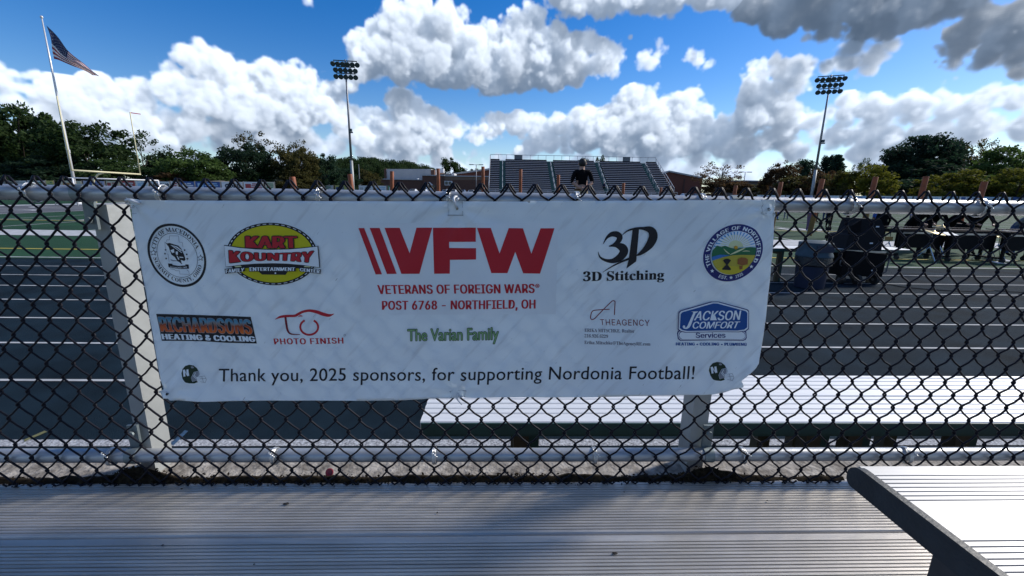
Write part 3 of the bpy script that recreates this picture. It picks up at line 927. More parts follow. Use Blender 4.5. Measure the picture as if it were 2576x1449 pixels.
def _v():
    N, L = m_vinyl.node_tree.nodes, m_vinyl.node_tree.links
    b = N['Principled BSDF']; b.inputs['Roughness'].default_value = .48
    tc = N.new('ShaderNodeTexCoord')
    def nzn(scale, rot, st, det=5):
        mp = N.new('ShaderNodeMapping'); mp.inputs['Rotation'].default_value = (0, rot, 0)
        mp2 = N.new('ShaderNodeMapping'); mp2.inputs['Scale'].default_value = st
        L.new(tc.outputs['Object'], mp.inputs[0]); L.new(mp.outputs[0], mp2.inputs[0])
        n = N.new('ShaderNodeTexNoise'); n.inputs['Scale'].default_value = scale; n.inputs['Detail'].default_value = det
        L.new(mp2.outputs[0], n.inputs['Vector']); return n
    n1 = nzn(6, R(48), (1.2, 1, 9))              # smears of dirt running up to the right
    n2 = nzn(9, 0, (1, 1, 1), 3)
    n3 = nzn(34, R(50), (1, 1, 7), 4)
    def ramp(n, a, ca, c, cc):
        r = N.new('ShaderNodeValToRGB'); r.color_ramp.elements[0].position, r.color_ramp.elements[1].position = a, c
        r.color_ramp.elements[0].color = (*ca, 1); r.color_ramp.elements[1].color = (*cc, 1)
        L.new(n.outputs[0], r.inputs[0]); return r
    base = ramp(n1, .56, (.83, .89, .92), .80, (.66, .70, .72))
    patch = ramp(n2, .35, (1, 1, 1), .75, (.93, .93, .93))
    spot = ramp(n3, .72, (1, 1, 1), .76, (.55, .54, .52))
    x1 = N.new('ShaderNodeMix'); x1.data_type = 'RGBA'; x1.blend_type = 'MULTIPLY'; x1.inputs[0].default_value = 1
    L.new(base.outputs[0], x1.inputs[6]); L.new(patch.outputs[0], x1.inputs[7])
    x2 = N.new('ShaderNodeMix'); x2.data_type = 'RGBA'; x2.blend_type = 'MULTIPLY'; x2.inputs[0].default_value = 1
    L.new(x1.outputs[2], x2.inputs[6]); L.new(spot.outputs[0], x2.inputs[7])
    L.new(x2.outputs[2], b.inputs['Base Color'])
    tr = N.new('ShaderNodeBsdfTranslucent'); L.new(x2.outputs[2], tr.inputs[0])
    mx = N.new('ShaderNodeMixShader'); mx.inputs[0].default_value = .21
    L.new(b.outputs[0], mx.inputs[1]); L.new(tr.outputs[0], mx.inputs[2]); L.new(mx.outputs[0], N['Material Output'].inputs[0])
_v()
v_black = vinyl('print_black', (.012, .012, .018)); v_red = vinyl('print_red', (.52, .014, .028)); v_white = vinyl('print_white', (.84, .89, .92))
v_navy = vinyl('print_navy', (.016, .022, .16)); v_blue = vinyl('print_blue', (.004, .075, .30)); v_yellow = vinyl('print_yellow', (.62, .56, .006))
v_green = vinyl('print_green', (.24, .42, .19)); v_dgreen = vinyl('print_dark_green', (.012, .032, .016)); v_grey = vinyl('print_grey', (.30, .32, .36))
v_dred = vinyl('print_dark_red', (.20, .008, .020)); v_patch = vinyl('print_patch', (.79, .835, .865)); v_hill = vinyl('print_hill_green', (.02, .15, .06))
v_sky = vinyl('print_sky_blue', (.12, .42, .75)); v_sun = vinyl('print_orange', (.62, .33, .02)); v_field = vinyl('print_field', (.60, .50, .03)); v_pale = vinyl('print_pale_yellow', (.70, .74, .42))
v_brown = vinyl('print_brown', (.30, .11, .03)); v_river = vinyl('print_river', (.04, .18, .50)); v_dgold = vinyl('print_gold', (.50, .42, .05)); v_lsky = vinyl('print_light_sky', (.55, .76, .88))
banner = thing('sponsor_banner', on_banner(1130, 1003), 'large white vinyl banner with printed logos tied to the chain link fence', 'banner')
OUT = [(316, 497), (352, 503), (450, 504.5), (600, 505), (800, 506), (1130, 506.5), (1326, 507), (1331, 511), (1336, 506), (1500, 505.5), (1700, 504), (1870, 503), (1950, 502.5),
       (1948, 560), (1943, 630), (1935, 720), (1927, 800), (1917, 870), (1907, 913), (1899, 924), (1880, 941), (1862, 956), (1867, 966), (1866, 972), (1842, 979), (1822, 987), (1795, 992), (1760, 993),
       (1650, 993), (1560, 998), (1400, 1001), (1165, 1000), (1150, 1004), (1135, 1002), (1000, 1007), (800, 1009), (640, 1010.5), (500, 1010), (440, 1006.5), (414, 1000),
       (404, 986), (411, 979), (405, 955), (391, 880), (378, 810), (365, 735), (352, 665), (340, 595), (330, 530), (325, 514)]
pr = Print(); pr.poly(OUT, 0, 0)
sheet = pr.build('vinyl_sheet', [m_vinyl], banner, grid=9)
sm = sheet.modifiers.new('thickness', 'SOLIDIFY'); sm.thickness = .0007; sm.offset = -1
sheet.data.polygons.foreach_set('use_smooth', [True] * len(sheet.data.polygons))
# --- five slanted red letters
C = crop(1380, 780, 2.4156)
pr = Print()
pr.poly([C(*p) for p in ((70, 232), (1975, 238), (1952, 1105), (110, 1105))], 1, 1)
for P in ([(80, 284), (135, 284), (305, 721), (245, 722)], [(187, 283), (280, 283), (445, 716), (352, 718)],
          [(327, 282), (470, 282), (567, 522), (630, 281), (780, 280), (660, 716), (490, 716)],
          [(787, 281), (1192, 281), (1192, 415), (940, 415), (940, 472), (1195, 475), (1195, 582), (948, 585), (947, 715), (798, 717)],
          [(1205, 283), (1335, 283), (1418, 525), (1505, 285), (1640, 287), (1720, 528), (1808, 287), (1940, 287), (1803, 717), (1642, 713), (1567, 510), (1492, 711), (1340, 711)]):
    pr.poly([C(*p) for p in P], 0, 2)
pr.text('VETERANS OF FOREIGN WARS', quad(C, (258, 822), (1752, 814), (1752, 903), (268, 909)), 0, 2, F_SANS, .035, 1.06)
pr.text('\u00ae', quad(C, (1757, 815), (1797, 815), (1797, 853), (1757, 853)), 0, 2, F_SANS, .01)
pr.text('POST 6768 - NORTHFIELD, OH', quad(C, (303, 974), (1760, 964), (1760, 1069), (303, 1078)), 0, 2, F_SANS, .035, 1.06)
pr.build('printed_logo', [v_red, v_patch], banner)
# --- family name
pr = Print()
pr.text('The Varian Family', quad(C, (541, 1240), (1413, 1224), (1413, 1388), (541, 1396)), 0, 2, None, .012, 1.0, outline=(.034, 1))
pr.build('printed_lettering', [v_green, v_dgreen], banner)
# --- round city seal
C = crop(560, 880, 5.573)
def ell(cx, cy, ax, ay, bx, by):
    def f(th, r):
        a = R(th)
        return C(cx + r * (math.cos(a) * ax + math.sin(a) * bx), cy + r * (math.cos(a) * ay + math.sin(a) * by))
    return f
def ring(pr, E, r0, r1, mi, lay, a0=0, a1=360, n=72):
    for k in range(n):
        b0, b1 = a0 + (a1 - a0) * k / n, a0 + (a1 - a0) * (k + 1) / n
        pr.poly([E(b0, r0), E(b0, r1), E(b1, r1), E(b1, r0)], mi, lay)
def disk(pr, E, r, mi, lay): pr.poly([E(k * 5, r) for k in range(72)], mi, lay)
def arc(E, a0, a1, r0, r1): return lambda u, v: E(a0 + (a1 - a0) * u, r0 + (r1 - r0) * v)
def star(pr, E, th, r, size, mi, lay, inner=.45):
    cx, cy = E(th, r)
    pr.poly([(cx + size * (1 if k % 2 == 0 else inner) * math.sin(R(36 * k)), cy - size * (1 if k % 2 == 0 else inner) * math.cos(R(36 * k))) for k in range(10)], mi, lay)
E = ell(750, 700, 640, 84, -72, -694)
pr = Print()
ring(pr, E, .925, 1.0, 0, 1); ring(pr, E, .690, .703, 0, 1)
pr.text(serif('CITY OF MACEDONIA'), arc(E, 172, 22, .735, .875), 0, 1, F_MATH, .004, 1.02)
pr.text(serif('SUMMIT COUNTY, OHIO'), arc(E, 192, 344, .875, .735), 0, 1, F_MATH, .004, 1.02)
for th in (181, 1):
    star(pr, E, th, .81, 9, 0, 1); star(pr, E, th, .81, 6, 1, 2)
pr.line([C(*p) for p in ((475, 405), (480, 520), (505, 620)) ], 1.0, 2, 1)
pr.line([C(*p) for p in ((515, 405), (520, 360), (580, 360), (585, 272), (785, 275), (795, 410), (865, 415), (880, 520))], 1.0, 2, 1)
pr.line([C(*p) for p in ((525, 670), (545, 680), (570, 850))], 1.0, 2, 1)
pr.line([C(*p) for p in ((590, 1000), (680, 1015), (710, 1040), (800, 1045), (805, 1115), (1020, 1120), (1000, 1045), (970, 1040), (965, 1010))], 1.0, 2, 1)
pr.poly([C(*p) for p in ((475, 405), (520, 440), (580, 430), (780, 490), (840, 560), (900, 690), (930, 800), (900, 830), (820, 800), (850, 900), (800, 860), (740, 820), (690, 740), (620, 690), (585, 600), (560, 520))], 0, 1)
for a in (((600, 590), (680, 560), (690, 640), (640, 650)), ((720, 615), (770, 620), (765, 690), (720, 680)), ((640, 480), (760, 510), (850, 590), (845, 610), (740, 530)), ((600, 470), (640, 480), (860, 640), (850, 650)), ((735, 700), (760, 720), (800, 790), (770, 800)), ((800, 730), (880, 740), (890, 760), (800, 755))):
    pr.poly([C(*p) for p in a], 1, 2)
pr.stroke([(*C(600, 800), 2.2), (*C(660, 820), 3), (*C(760, 830), 2), (*C(850, 890), 2.4)], 2, 1)
for p in ((490, 582), (475, 665), (503, 772), (913, 588), (957, 682), (968, 778)):
    x, y = C(*p); pr.poly([(x + 3.2 * (1 if k % 2 == 0 else .45) * math.sin(R(36 * k)), y - 3.2 * (1 if k % 2 == 0 else .45) * math.cos(R(36 * k))) for k in range(10)], 0, 1)
pr.poly([C(*p) for p in ((540, 880), (635, 890), (640, 915), (780, 935), (925, 925), (930, 900), (1000, 905), (1010, 995), (800, 1005), (640, 985), (555, 965))], 0, 1)
pr.text('FOUNDED 1905', bow(C, ((590, 940), (780, 960), (970, 945)), ((590, 970), (780, 993), (970, 978))), 1, 2, None, .01)
pr.build('printed_seal', [v_black, v_white, v_grey], banner)
# --- oval kart logo
C = crop(880, 870, 5.5725)
E = ell(1068, 722, 1010, 34, 0, -683)
pr = Print()
disk(pr, E, 1.018, 1, 1); disk(pr, E, 1.0, 0, 2); disk(pr, E, .912, 2, 3)
for k in range(44):
    a = k * 360 / 44
    pr.poly([E(a, .948), E(a, .966), E(a + 4.6, .966), E(a + 4.6, .948)], 1, 3)
def bandpoly(e): return [C(20 - e, 535 - e), C(380, 588 - e), C(750, 618 - e), C(1090, 626 - e), C(1450, 615 - e), C(1800, 585 - e), C(2090 + e, 548 - e), C(2132 + e, 1012 + e), C(1750, 962 + e), C(1450, 937 + e), C(1090, 928 + e), C(700, 940 + e), C(380, 965 + e), C(60 - e, 1006 + e)]
pr.poly([C(*p) for p in ((170, 985), (420, 950), (1090, 920), (1780, 950), (1960, 990), (1900, 1050), (1600, 1030), (1600, 1090), (1430, 1100), (1380, 1175), (850, 1175), (760, 1100), (570, 1100), (560, 1030), (270, 1040))], 0, 4)
pr.poly([C(*p) for p in ((245, 990), (375, 975), (405, 1005), (265, 1015))], 4, 5); pr.poly([C(*p) for p in ((1800, 980), (1925, 990), (1930, 1010), (1780, 1005))], 4, 5)
pr.poly(bandpoly(9), 0, 5)
pr.text('KART', bow(C, ((455, 318), (1060, 318), (1640, 320)), ((468, 600), (1060, 612), (1670, 605))), 3, 6, F_SANS, .048, 1.04, outline=(.040, 0))
pr.poly(bandpoly(-6), 1, 8)
pr.text('KOUNTRY', bow(C, ((112, 620), (1080, 690), (2030, 630)), ((135, 938), (1080, 872), (1990, 930))), 3, 9, F_SANS, .050, 1.10, outline=(.035, 0))
for P in (((40, 1045), (490, 1010), (495, 1095), (62, 1155)), ((572, 1000), (1620, 1000), (1615, 1095), (580, 1105)), ((1685, 1012), (2165, 1050), (2155, 1150), (1700, 1095))):
    pr.poly([C(*p) for p in P], 0, 9)
pr.text('FAMILY', quad(C, (65, 1060), (482, 1022), (470, 1100), (75, 1138)), 1, 10, F_SANS, .05, 1.08)
pr.text('ENTERTAINMENT', quad(C, (590, 1012), (1605, 1008), (1600, 1082), (597, 1090)), 1, 10, F_SANS, .05, 1.08)
pr.text('CENTER', quad(C, (1703, 1020), (2145, 1055), (2138, 1135), (1712, 1088)), 1, 10, F_SANS, .05, 1.08)
x, y = C(1166, 1135); pr.poly([(x + 2.2 * math.cos(k * .785), y + 2.2 * math.sin(k * .785)) for k in range(8)], 1, 10)
pr.build('printed_logo', [v_black, v_white, v_yellow, v_red, v_pale], banner)
# --- stacked lettering 3D
C = crop(2230, 780, 2.4156)
def wst(pts): return [(*C(p[0], p[1]), p[2] / 2.4156 / 1.5652) for p in pts]
pr = Print()
pr.stroke(wst([(350, 438, 4), (385, 378, 22), (430, 345, 44), (480, 345, 58), (508, 372, 56), (490, 415, 44), (440, 450, 22), (405, 458, 8)]), 0, 1)
pr.stroke(wst([(405, 458, 8), (470, 448, 40), (530, 470, 78), (548, 510, 80), (510, 565, 70), (440, 598, 44), (370, 590, 26), (320, 560, 16), (302, 510, 4)]), 0, 1)
pr.poly([C(*p) for p in ((630, 300), (692, 288), (680, 420), (666, 602), (572, 672), (592, 590), (612, 440))], 0, 2)
pr.stroke(wst([(530, 352, 4), (580, 312, 14), (650, 290, 20), (730, 288, 30), (800, 305, 70), (826, 360, 84), (800, 430, 78), (750, 490, 54), (700, 530, 30), (662, 548, 8)]), 0, 3)
pr.stroke(wst([(345, 705, 3), (400, 670, 9), (470, 630, 14), (560, 590, 20), (610, 572, 24)]), 0, 4)
pr.text(serif('3D Stitching'), quad(C, (158, 698), (937, 680), (935, 803), (158, 818)), 0, 1, F_MATH, .012)
pr.build('printed_logo', [v_black], banner)
# --- round village seal
C = crop(2750, 860, 5.368)
E = ell(730, 727, 620, -48, 66, -606)
pr = Print()
disk(pr, E, 1.025, 1, 1); disk(pr, E, 1.0, 0, 2); disk(pr, E, .762, 1, 3); disk(pr, E, .742, 2, 4)
scx, scy = 765, 610
def inside(a, rr):
    """point on the inner picture's edge"""
    return E(a, rr)
ring(pr, E, .60, .742, 11, 5, 18, 162, 40)
sunC = C(scx, scy)
for rr, mi, lay in ((37, 10, 6), (25, 5, 7)):
    pr.poly([(sunC[0] + rr * math.cos(R(-k * 10 + 8)), sunC[1] - rr * .86 * math.sin(R(-k * 10 + 8 + 0))) for k in range(-18, 1)], mi, lay)
for k in range(17):
    a = 6 + k * 10.5
    dx, dy = math.cos(R(a)), -math.sin(R(a))
    ex = E(90 + (a - 90) * .86, .742)
    nx, ny = -dy, dx
    pr.poly([(sunC[0] + dx * 18 + nx * 1.2, sunC[1] + dy * 18 + ny * 1.2), (ex[0] + nx * 2.6, ex[1] + ny * 2.6), (ex[0] - nx * 2.6, ex[1] - ny * 2.6), (sunC[0] + dx * 18 - nx * 1.2, sunC[1] + dy * 18 - ny * 1.2)], 1, 8)
pr.poly([(sunC[0] + 4.6 * math.cos(R(k * 30)), sunC[1] + 4.6 * math.sin(R(k * 30))) for k in range(12)], 6, 9)
pr.poly([E(168, .742), C(380, 570), C(470, 600), C(545, 572), C(640, 610), C(740, 640), C(840, 620), C(930, 615), C(1060, 600), C(1190, 610), E(-2, .742), E(-12, .742), C(800, 770), C(600, 800), E(190, .742), E(178, .742)], 4, 9)
pr.poly([E(186, .742), C(430, 762), C(640, 768), C(520, 805), E(196, .742)], 8, 10)
pr.poly([E(197, .742), C(480, 815), C(700, 770), C(900, 762), E(-10, .742)] + [E(-10 - k * 9, .742) for k in range(1, 17)], 7, 11)
pr.poly([E(222, .742), C(560, 985), C(800, 1010), C(1050, 985), E(-42, .742)] + [E(-42 - k * 8, .742) for k in range(1, 12)], 3, 12)
pr.stroke([(*C(640, 760), 1.2), (*C(760, 705), 4.0), (*C(900, 640), 3.4), (*C(960, 610), 1)], 10, 10)
pr.stroke([(*C(515, 635), 1), (*C(560, 690), 2.4), (*C(630, 745), 2)], 10, 10)
pr.stroke([(*C(900, 690), 1), (*C(980, 680), 2.2), (*C(1060, 690), 1)], 10, 10)
for k in range(9):
    a = R(50 + k * 10)
    x, y = 570, 975
    pr.line([C(x, y), C(x + 120 * math.cos(a), y - 135 * math.sin(a))], 2.2, 9, 13)
pr.poly([C(*p) for p in ((560, 960), (600, 985), (660, 1060), (640, 1085), (480, 1075), (470, 1055), (530, 990))], 9, 13)
pr.poly([C(*p) for p in ((795, 850), (860, 815), (960, 820), (1015, 860), (1010, 960), (900, 985), (790, 955))], 12, 13)
pr.poly([C(*p) for p in ((830, 1000), (905, 985), (900, 1060), (840, 1075))], 12, 13)
pr.text('THE VILLAGE OF NORTHFIELD', arc(E, 209, -27, .80, .935), 1, 3, F_SANS, .035, 1.12)
pr.text('EST.', arc(E, 243, 264, .925, .81), 1, 3, F_SANS, .03)
pr.text('1935', arc(E, 282, 299, .925, .81), 1, 3, F_SANS, .03)
for th in (222, 272, -38): star(pr, E, th, .868, 5.2, 1, 3)
pr.build('printed_seal', [v_navy, v_white, v_lsky, v_field, v_hill, v_pale, v_sun, v_dgold, v_river, v_black, v_pale, v_sky, v_brown], banner)
# --- black heating sign
C = crop(480, 1180, 2.7867)
m_fire = bpy.data.materials.new('print_fire_gradient'); m_fire.use_nodes = True
def _f():
    N, L = m_fire.node_tree.nodes, m_fire.node_tree.links
    tc = N.new('ShaderNodeTexCoord'); sx = N.new('ShaderNodeSeparateXYZ'); L.new(tc.outputs['Object'], sx.inputs[0])
    nz = N.new('ShaderNodeTexNoise'); nz.inputs['Scale'].default_value = 60; L.new(tc.outputs['Object'], nz.inputs['Vector'])
    zt = on_banner(520, 800).z - ORG[banner.name].z; zb = on_banner(520, 838).z - ORG[banner.name].z
    a = N.new('ShaderNodeMath'); a.operation = 'MULTIPLY_ADD'; a.inputs[1].default_value = .022; L.new(nz.outputs[0], a.inputs[0]); L.new(sx.outputs['Z'], a.inputs[2])
    mr = N.new('ShaderNodeMapRange'); mr.inputs[1].default_value, mr.inputs[2].default_value = zb + .011, zt + .011; L.new(a.outputs[0], mr.inputs[0])
    rp = N.new('ShaderNodeValToRGB'); e = rp.color_ramp.elements
    e[0].position, e[0].color = 0.0, (.62, .13, .01, 1); e[1].position, e[1].color = 1.0, (.03, .16, .27, 1)
    for p, c in ((.25, (.50, .08, .01, 1)), (.5, (.22, .035, .012, 1)), (.62, (.22, .15, .12, 1)), (.8, (.08, .24, .34, 1))):
        q = e.new(p); q.color = c
    L.new(mr.outputs[0], rp.inputs[0]); L.new(rp.outputs[0], N['Principled BSDF'].inputs['Base Color']); N['Principled BSDF'].inputs['Roughness'].default_value = .5
_f()
pr = Print()
pr.poly([C(*p) for p in ((374, 156), (1416, 187), (1480, 481), (1200, 474), (900, 458), (440, 450))], 0, 1)
pr.text('RICHARDSONS', quad(C, (388, 183), (1418, 212), (1443, 384), (428, 356)), 2, 2, F_SANS, .05, 1.06, outline=(.018, 3))
pr.text('HEATING & COOLING', quad(C, (432, 372), (1458, 402), (1470, 462), (446, 434)), 1, 2, F_SANS, .07, 1.1)
pr.build('printed_logo', [v_black, v_white, m_fire, v_grey], banner)
# --- red camera outline
pr = Print()
pr.stroke([(*C(1683, 215), .8), (*C(1740, 188), 5.5), (*C(1810, 177), 6), (*C(1900, 174), 6), (*C(1940, 155), 6.5), (*C(1990, 130), 6), (*C(2060, 117), 6.5), (*C(2140, 130), 8), (*C(2220, 157), 8.5), (*C(2280, 168), 7), (*C(2335, 150), .8)], 0, 1)
pr.stroke([(*C(1800, 190), 5), (*C(1810, 270), 5), (*C(1825, 340), 4.6), (*C(1862, 374), 3.4), (*C(1960, 379), 1.6)], 1, 2)
pr.stroke([(*C(1940, 182), 1), (*C(1965, 174), 3), (*C(1988, 178), 1.5)], 0, 2)
pr.stroke([(*C(2060 + 99 * math.cos(R(a)), 297 - 84 * math.sin(R(a))), 5) for a in range(120, 421, 20)], 0, 1)
pr.text('PHOTO FINISH', quad(C, (1664, 425), (2430, 414), (2434, 480), (1674, 491)), 0, 1, F_SANS, .03, 1.12)
x, y = C(2447, 388); pr.stroke([(x + 2.4 * math.cos(R(a)), y + 2.4 * math.sin(R(a)), 1) for a in range(0, 360, 45)], 2, 1, closed=True)
pr.build('printed_logo', [v_red, v_dred, v_grey], banner)
# --- agency lettering
C = crop(2250, 1160, 6.44)
pr = Print()
k = 22 / 6.44 / 1.5652
pr.stroke([(*C(*p), k) for p in ((972, 378), (900, 379), (820, 381), (690, 393), (570, 408), (515, 455), (495, 530), (487, 595), (510, 630), (545, 635), (590, 612), (700, 500), (820, 378), (940, 260), (1035, 172), (1080, 162), (1110, 185), (1108, 260), (1100, 400), (1092, 520))], 0, 1)
pr.text('THEAGENCY', quad(C, (725, 626), (1992, 648), (1985, 806), (742, 778)), 0, 1, F_SANS, -.004, 1.08)
pr.text(serif('ERIKA MITSCHKE, Realtor'), quad(C, (335, 862), (1610, 888), (1606, 990), (335, 962)), 1, 1, F_MATH, -.004)
pr.text(serif('216.926.6229'), quad(C, (333, 1003), (930, 1018), (930, 1102), (333, 1088)), 1, 1, F_MATH, -.004)
pr.text(serif('Erika.Mitschke@TheAgencyRE.com'), quad(C, (330, 1168), (2002, 1210), (2000, 1320), (330, 1278)), 1, 1, F_MATH, -.004)
pr.build('printed_logo', [v_dred, vinyl('print_dark_grey', (.12, .10, .13))], banner)
# --- blue comfort badge
C = crop(2620, 1160, 6.0375)
def offs(pts, e):
    cx, cy = sum(p[0] for p in pts) / len(pts), sum(p[1] for p in pts) / len(pts)
    return [C(p[0] + e * (1 if p[0] > cx else -1), p[1] + e * (1 if p[1] > cy else -1) * .9) for p in pts]
HEX = [(1140, 212), (1230, 212), (1890, 388), (1935, 430), (1930, 770), (1860, 825), (1700, 848), (1160, 842), (520, 858), (400, 835), (340, 790), (362, 460), (405, 418)]
PILL = [(395, 885), (1150, 868), (1810, 880), (1880, 925), (1895, 985), (1870, 1035), (1800, 1062), (1100, 1050), (400, 1060), (345, 1020), (325, 965), (345, 915)]
pr = Print()
pr.poly(offs(PILL, 44), 0, 1); pr.poly(offs(PILL, 24), 1, 2); pr.poly(offs(PILL, 10), 0, 3); pr.poly(offs(PILL, 0), 1, 4)
pr.poly(offs(HEX, 48), 0, 5); pr.poly(offs(HEX, 30), 1, 6); pr.poly(offs(HEX, 2), 2, 7)
pr.poly([C(*p) for p in ((604, 400), (775, 395), (748, 425), (712, 440), (600, 720), (560, 780), (500, 812), (430, 805), (400, 765), (415, 728), (450, 728), (465, 750), (452, 778), (490, 775), (520, 730), (660, 425), (640, 410))], 1, 8)
pr.text('ACKSON', quad(C, (738, 392), (1790, 366), (1752, 597), (668, 612)), 1, 8, F_SANS, .022)
pr.text('COMFORT', quad(C, (660, 640), (1772, 630), (1700, 792), (622, 802)), 1, 8, F_SANS, .022)
pr.text('Services', quad(C, (715, 900), (1425, 900), (1425, 1023), (713, 1023)), 0, 5, F_SANS, .02)
pr.text('HEATING \u2022 COOLING \u2022 PLUMBING', quad(C, (248, 1138), (1940, 1150), (1936, 1220), (248, 1208)), 3, 1, F_SANS, .05, 1.08)
pr.build('printed_logo', [v_navy, v_white, v_blue, v_blue], banner)
# --- thank-you line and two helmets
pr = Print()
I = lambda X, Y: (X, Y)
pr.text('Thank you, 2025 sponsors, for supporting Nordonia Football!', quad(I, (549.5, 928), (1748, 920), (1744, 963.5), (549, 971)), 0, 1, None, .007, 1.04)
pr.build('printed_lettering', [v_black], banner)
def helmet(cx, cy, k, tilt):
    def H(x, y):
        x, y = x * k, y * k
        return cx + x + y * tilt, cy + y
    pr = Print()
    pr.poly([H(*p) for p in ((-100, -10), (-88, -55), (-55, -90), (-10, -103), (40, -96), (75, -68), (90, -38), (40, -25), (5, 40), (15, 85), (60, 70), (70, 90), (30, 104), (-20, 100), (-50, 92), (-62, 84), (-85, 45))], 0, 1)
    pr.poly([H(*p) for p in ((42, -22), (88, -34), (92, 0), (76, 30), (70, 66), (18, 82), (8, 40))], 3, 1)
    pr.poly([H(*p) for p in ((8, -82), (26, -90), (46, -80), (40, -68), (18, -68))], 3, 2)
    pr.poly([H(*p) for p in ((-82, -48), (-58, -52), (-38, -5), (-40, -52), (-18, -56), (-8, 12), (-30, 18), (-55, -22), (-50, 20), (-72, 24))], 1, 2)
    for a in (((95, -34), (50, -22), (10, 52), (60, 58)), ((60, -20), (45, 10), (70, 40)), ((30, 10), (60, 50), (90, 55)), ((92, -38), (100, 0), (80, 30), (90, 70)), ((80, 30), (150, 20), (165, 60), (150, 96), (95, 85)), ((90, 50), (160, 50)), ((120, 25), (130, 90))):
        pr.line([H(*p) for p in a], 1.5 if a[0][0] < 80 else .9, 2 if a[0][0] < 80 else 3, 2)
    pr.poly([H(*p) for p in ((70, 30), (95, 20), (105, 50), (85, 75), (68, 60))], 4, 3)
    pr.build('printed_helmet', [v_dgreen, v_white, v_white, v_grey, v_patch], banner)
helmet(480, 941, .229, .06); helmet(1806, 934, .229, .02)
# --- eyelet patches, eyelets and ties
m_clear = mat('clear_patch', (.66, .67, .69), .25, var=.04); m_hole = mat('dark_eyelet', (.02, .02, .02), .6); m_tieW = mat('white_zip_tie', (.62, .63, .64), .4, var=.15, scale=80)
for P in ([(1127, 508), (1163, 508), (1164, 541), (1128, 541)], [(1917, 505), (1949, 505), (1947, 537), (1916, 536)], [(1133, 984), (1170, 982), (1169, 998), (1135, 1000)], [(330, 520), (347, 523), (350, 538), (332, 537)]):
    pr = Print()
    pr.stroke([(x, y, .8) for x, y in P for _ in (0, 1, 2)], 0, 1, closed=True)
    if P[0][0] == 1127: pr.line([(1127, 541), (1165, 541.5)], 2.0, 0, 2)
    pr.build('eyelet_patch', [v_grey], banner)
def dot(x, y, r, m_, name='eyelet'):
    q = Print(); q.poly([(x + r * .8 * math.cos(k * .524), y + r * math.sin(k * .524)) for k in range(12)], 0, 3); return q.build(name, [m_], banner)
dot(1933, 526, 4.2, m_hole); dot(424.5, 989, 3.6, m_hole); dot(1150, 524, 4.2, mat('brass_eyelet', (.30, .27, .20), .5)); dot(339, 518, 2.2, mat('brass_eyelet', (.30, .27, .20), .5))
def ziptie(pts, r=.0026):
    b = MB(); b.tube([on_t(x, y, FT - q) for x, y, q in pts], r, 6); b.build('zip_tie', m_tieW, banner, True)
ziptie([(1150, 523, .046), (1146, 516, .05), (1143, 508, .05), (1141, 500, .046), (1144, 495, .036), (1150, 494, .028), (1153, 499, .03), (1149, 504, .042)], .0034)
ziptie([(352, 512, .05), (338, 507, .05), (324, 502, .048), (316, 504, .04), (318, 511, .032), (326, 514, .04)], .0034)
ziptie([(402, 986, .044), (408, 984, .046), (414, 985, .048), (424, 988, .048)], .0028)
ziptie([(1152, 988, .046), (1150, 995, .048), (1149, 1003, .046), (1153, 1008, .044), (1162, 1018, .048)], .0022)
pr = Print(); pr.poly([(1334, 505), (1350, 506), (1349, 514), (1344, 521), (1337, 519), (1333, 513)], 0, 4)
pr.build('torn_flap', [m_vinyl], banner)
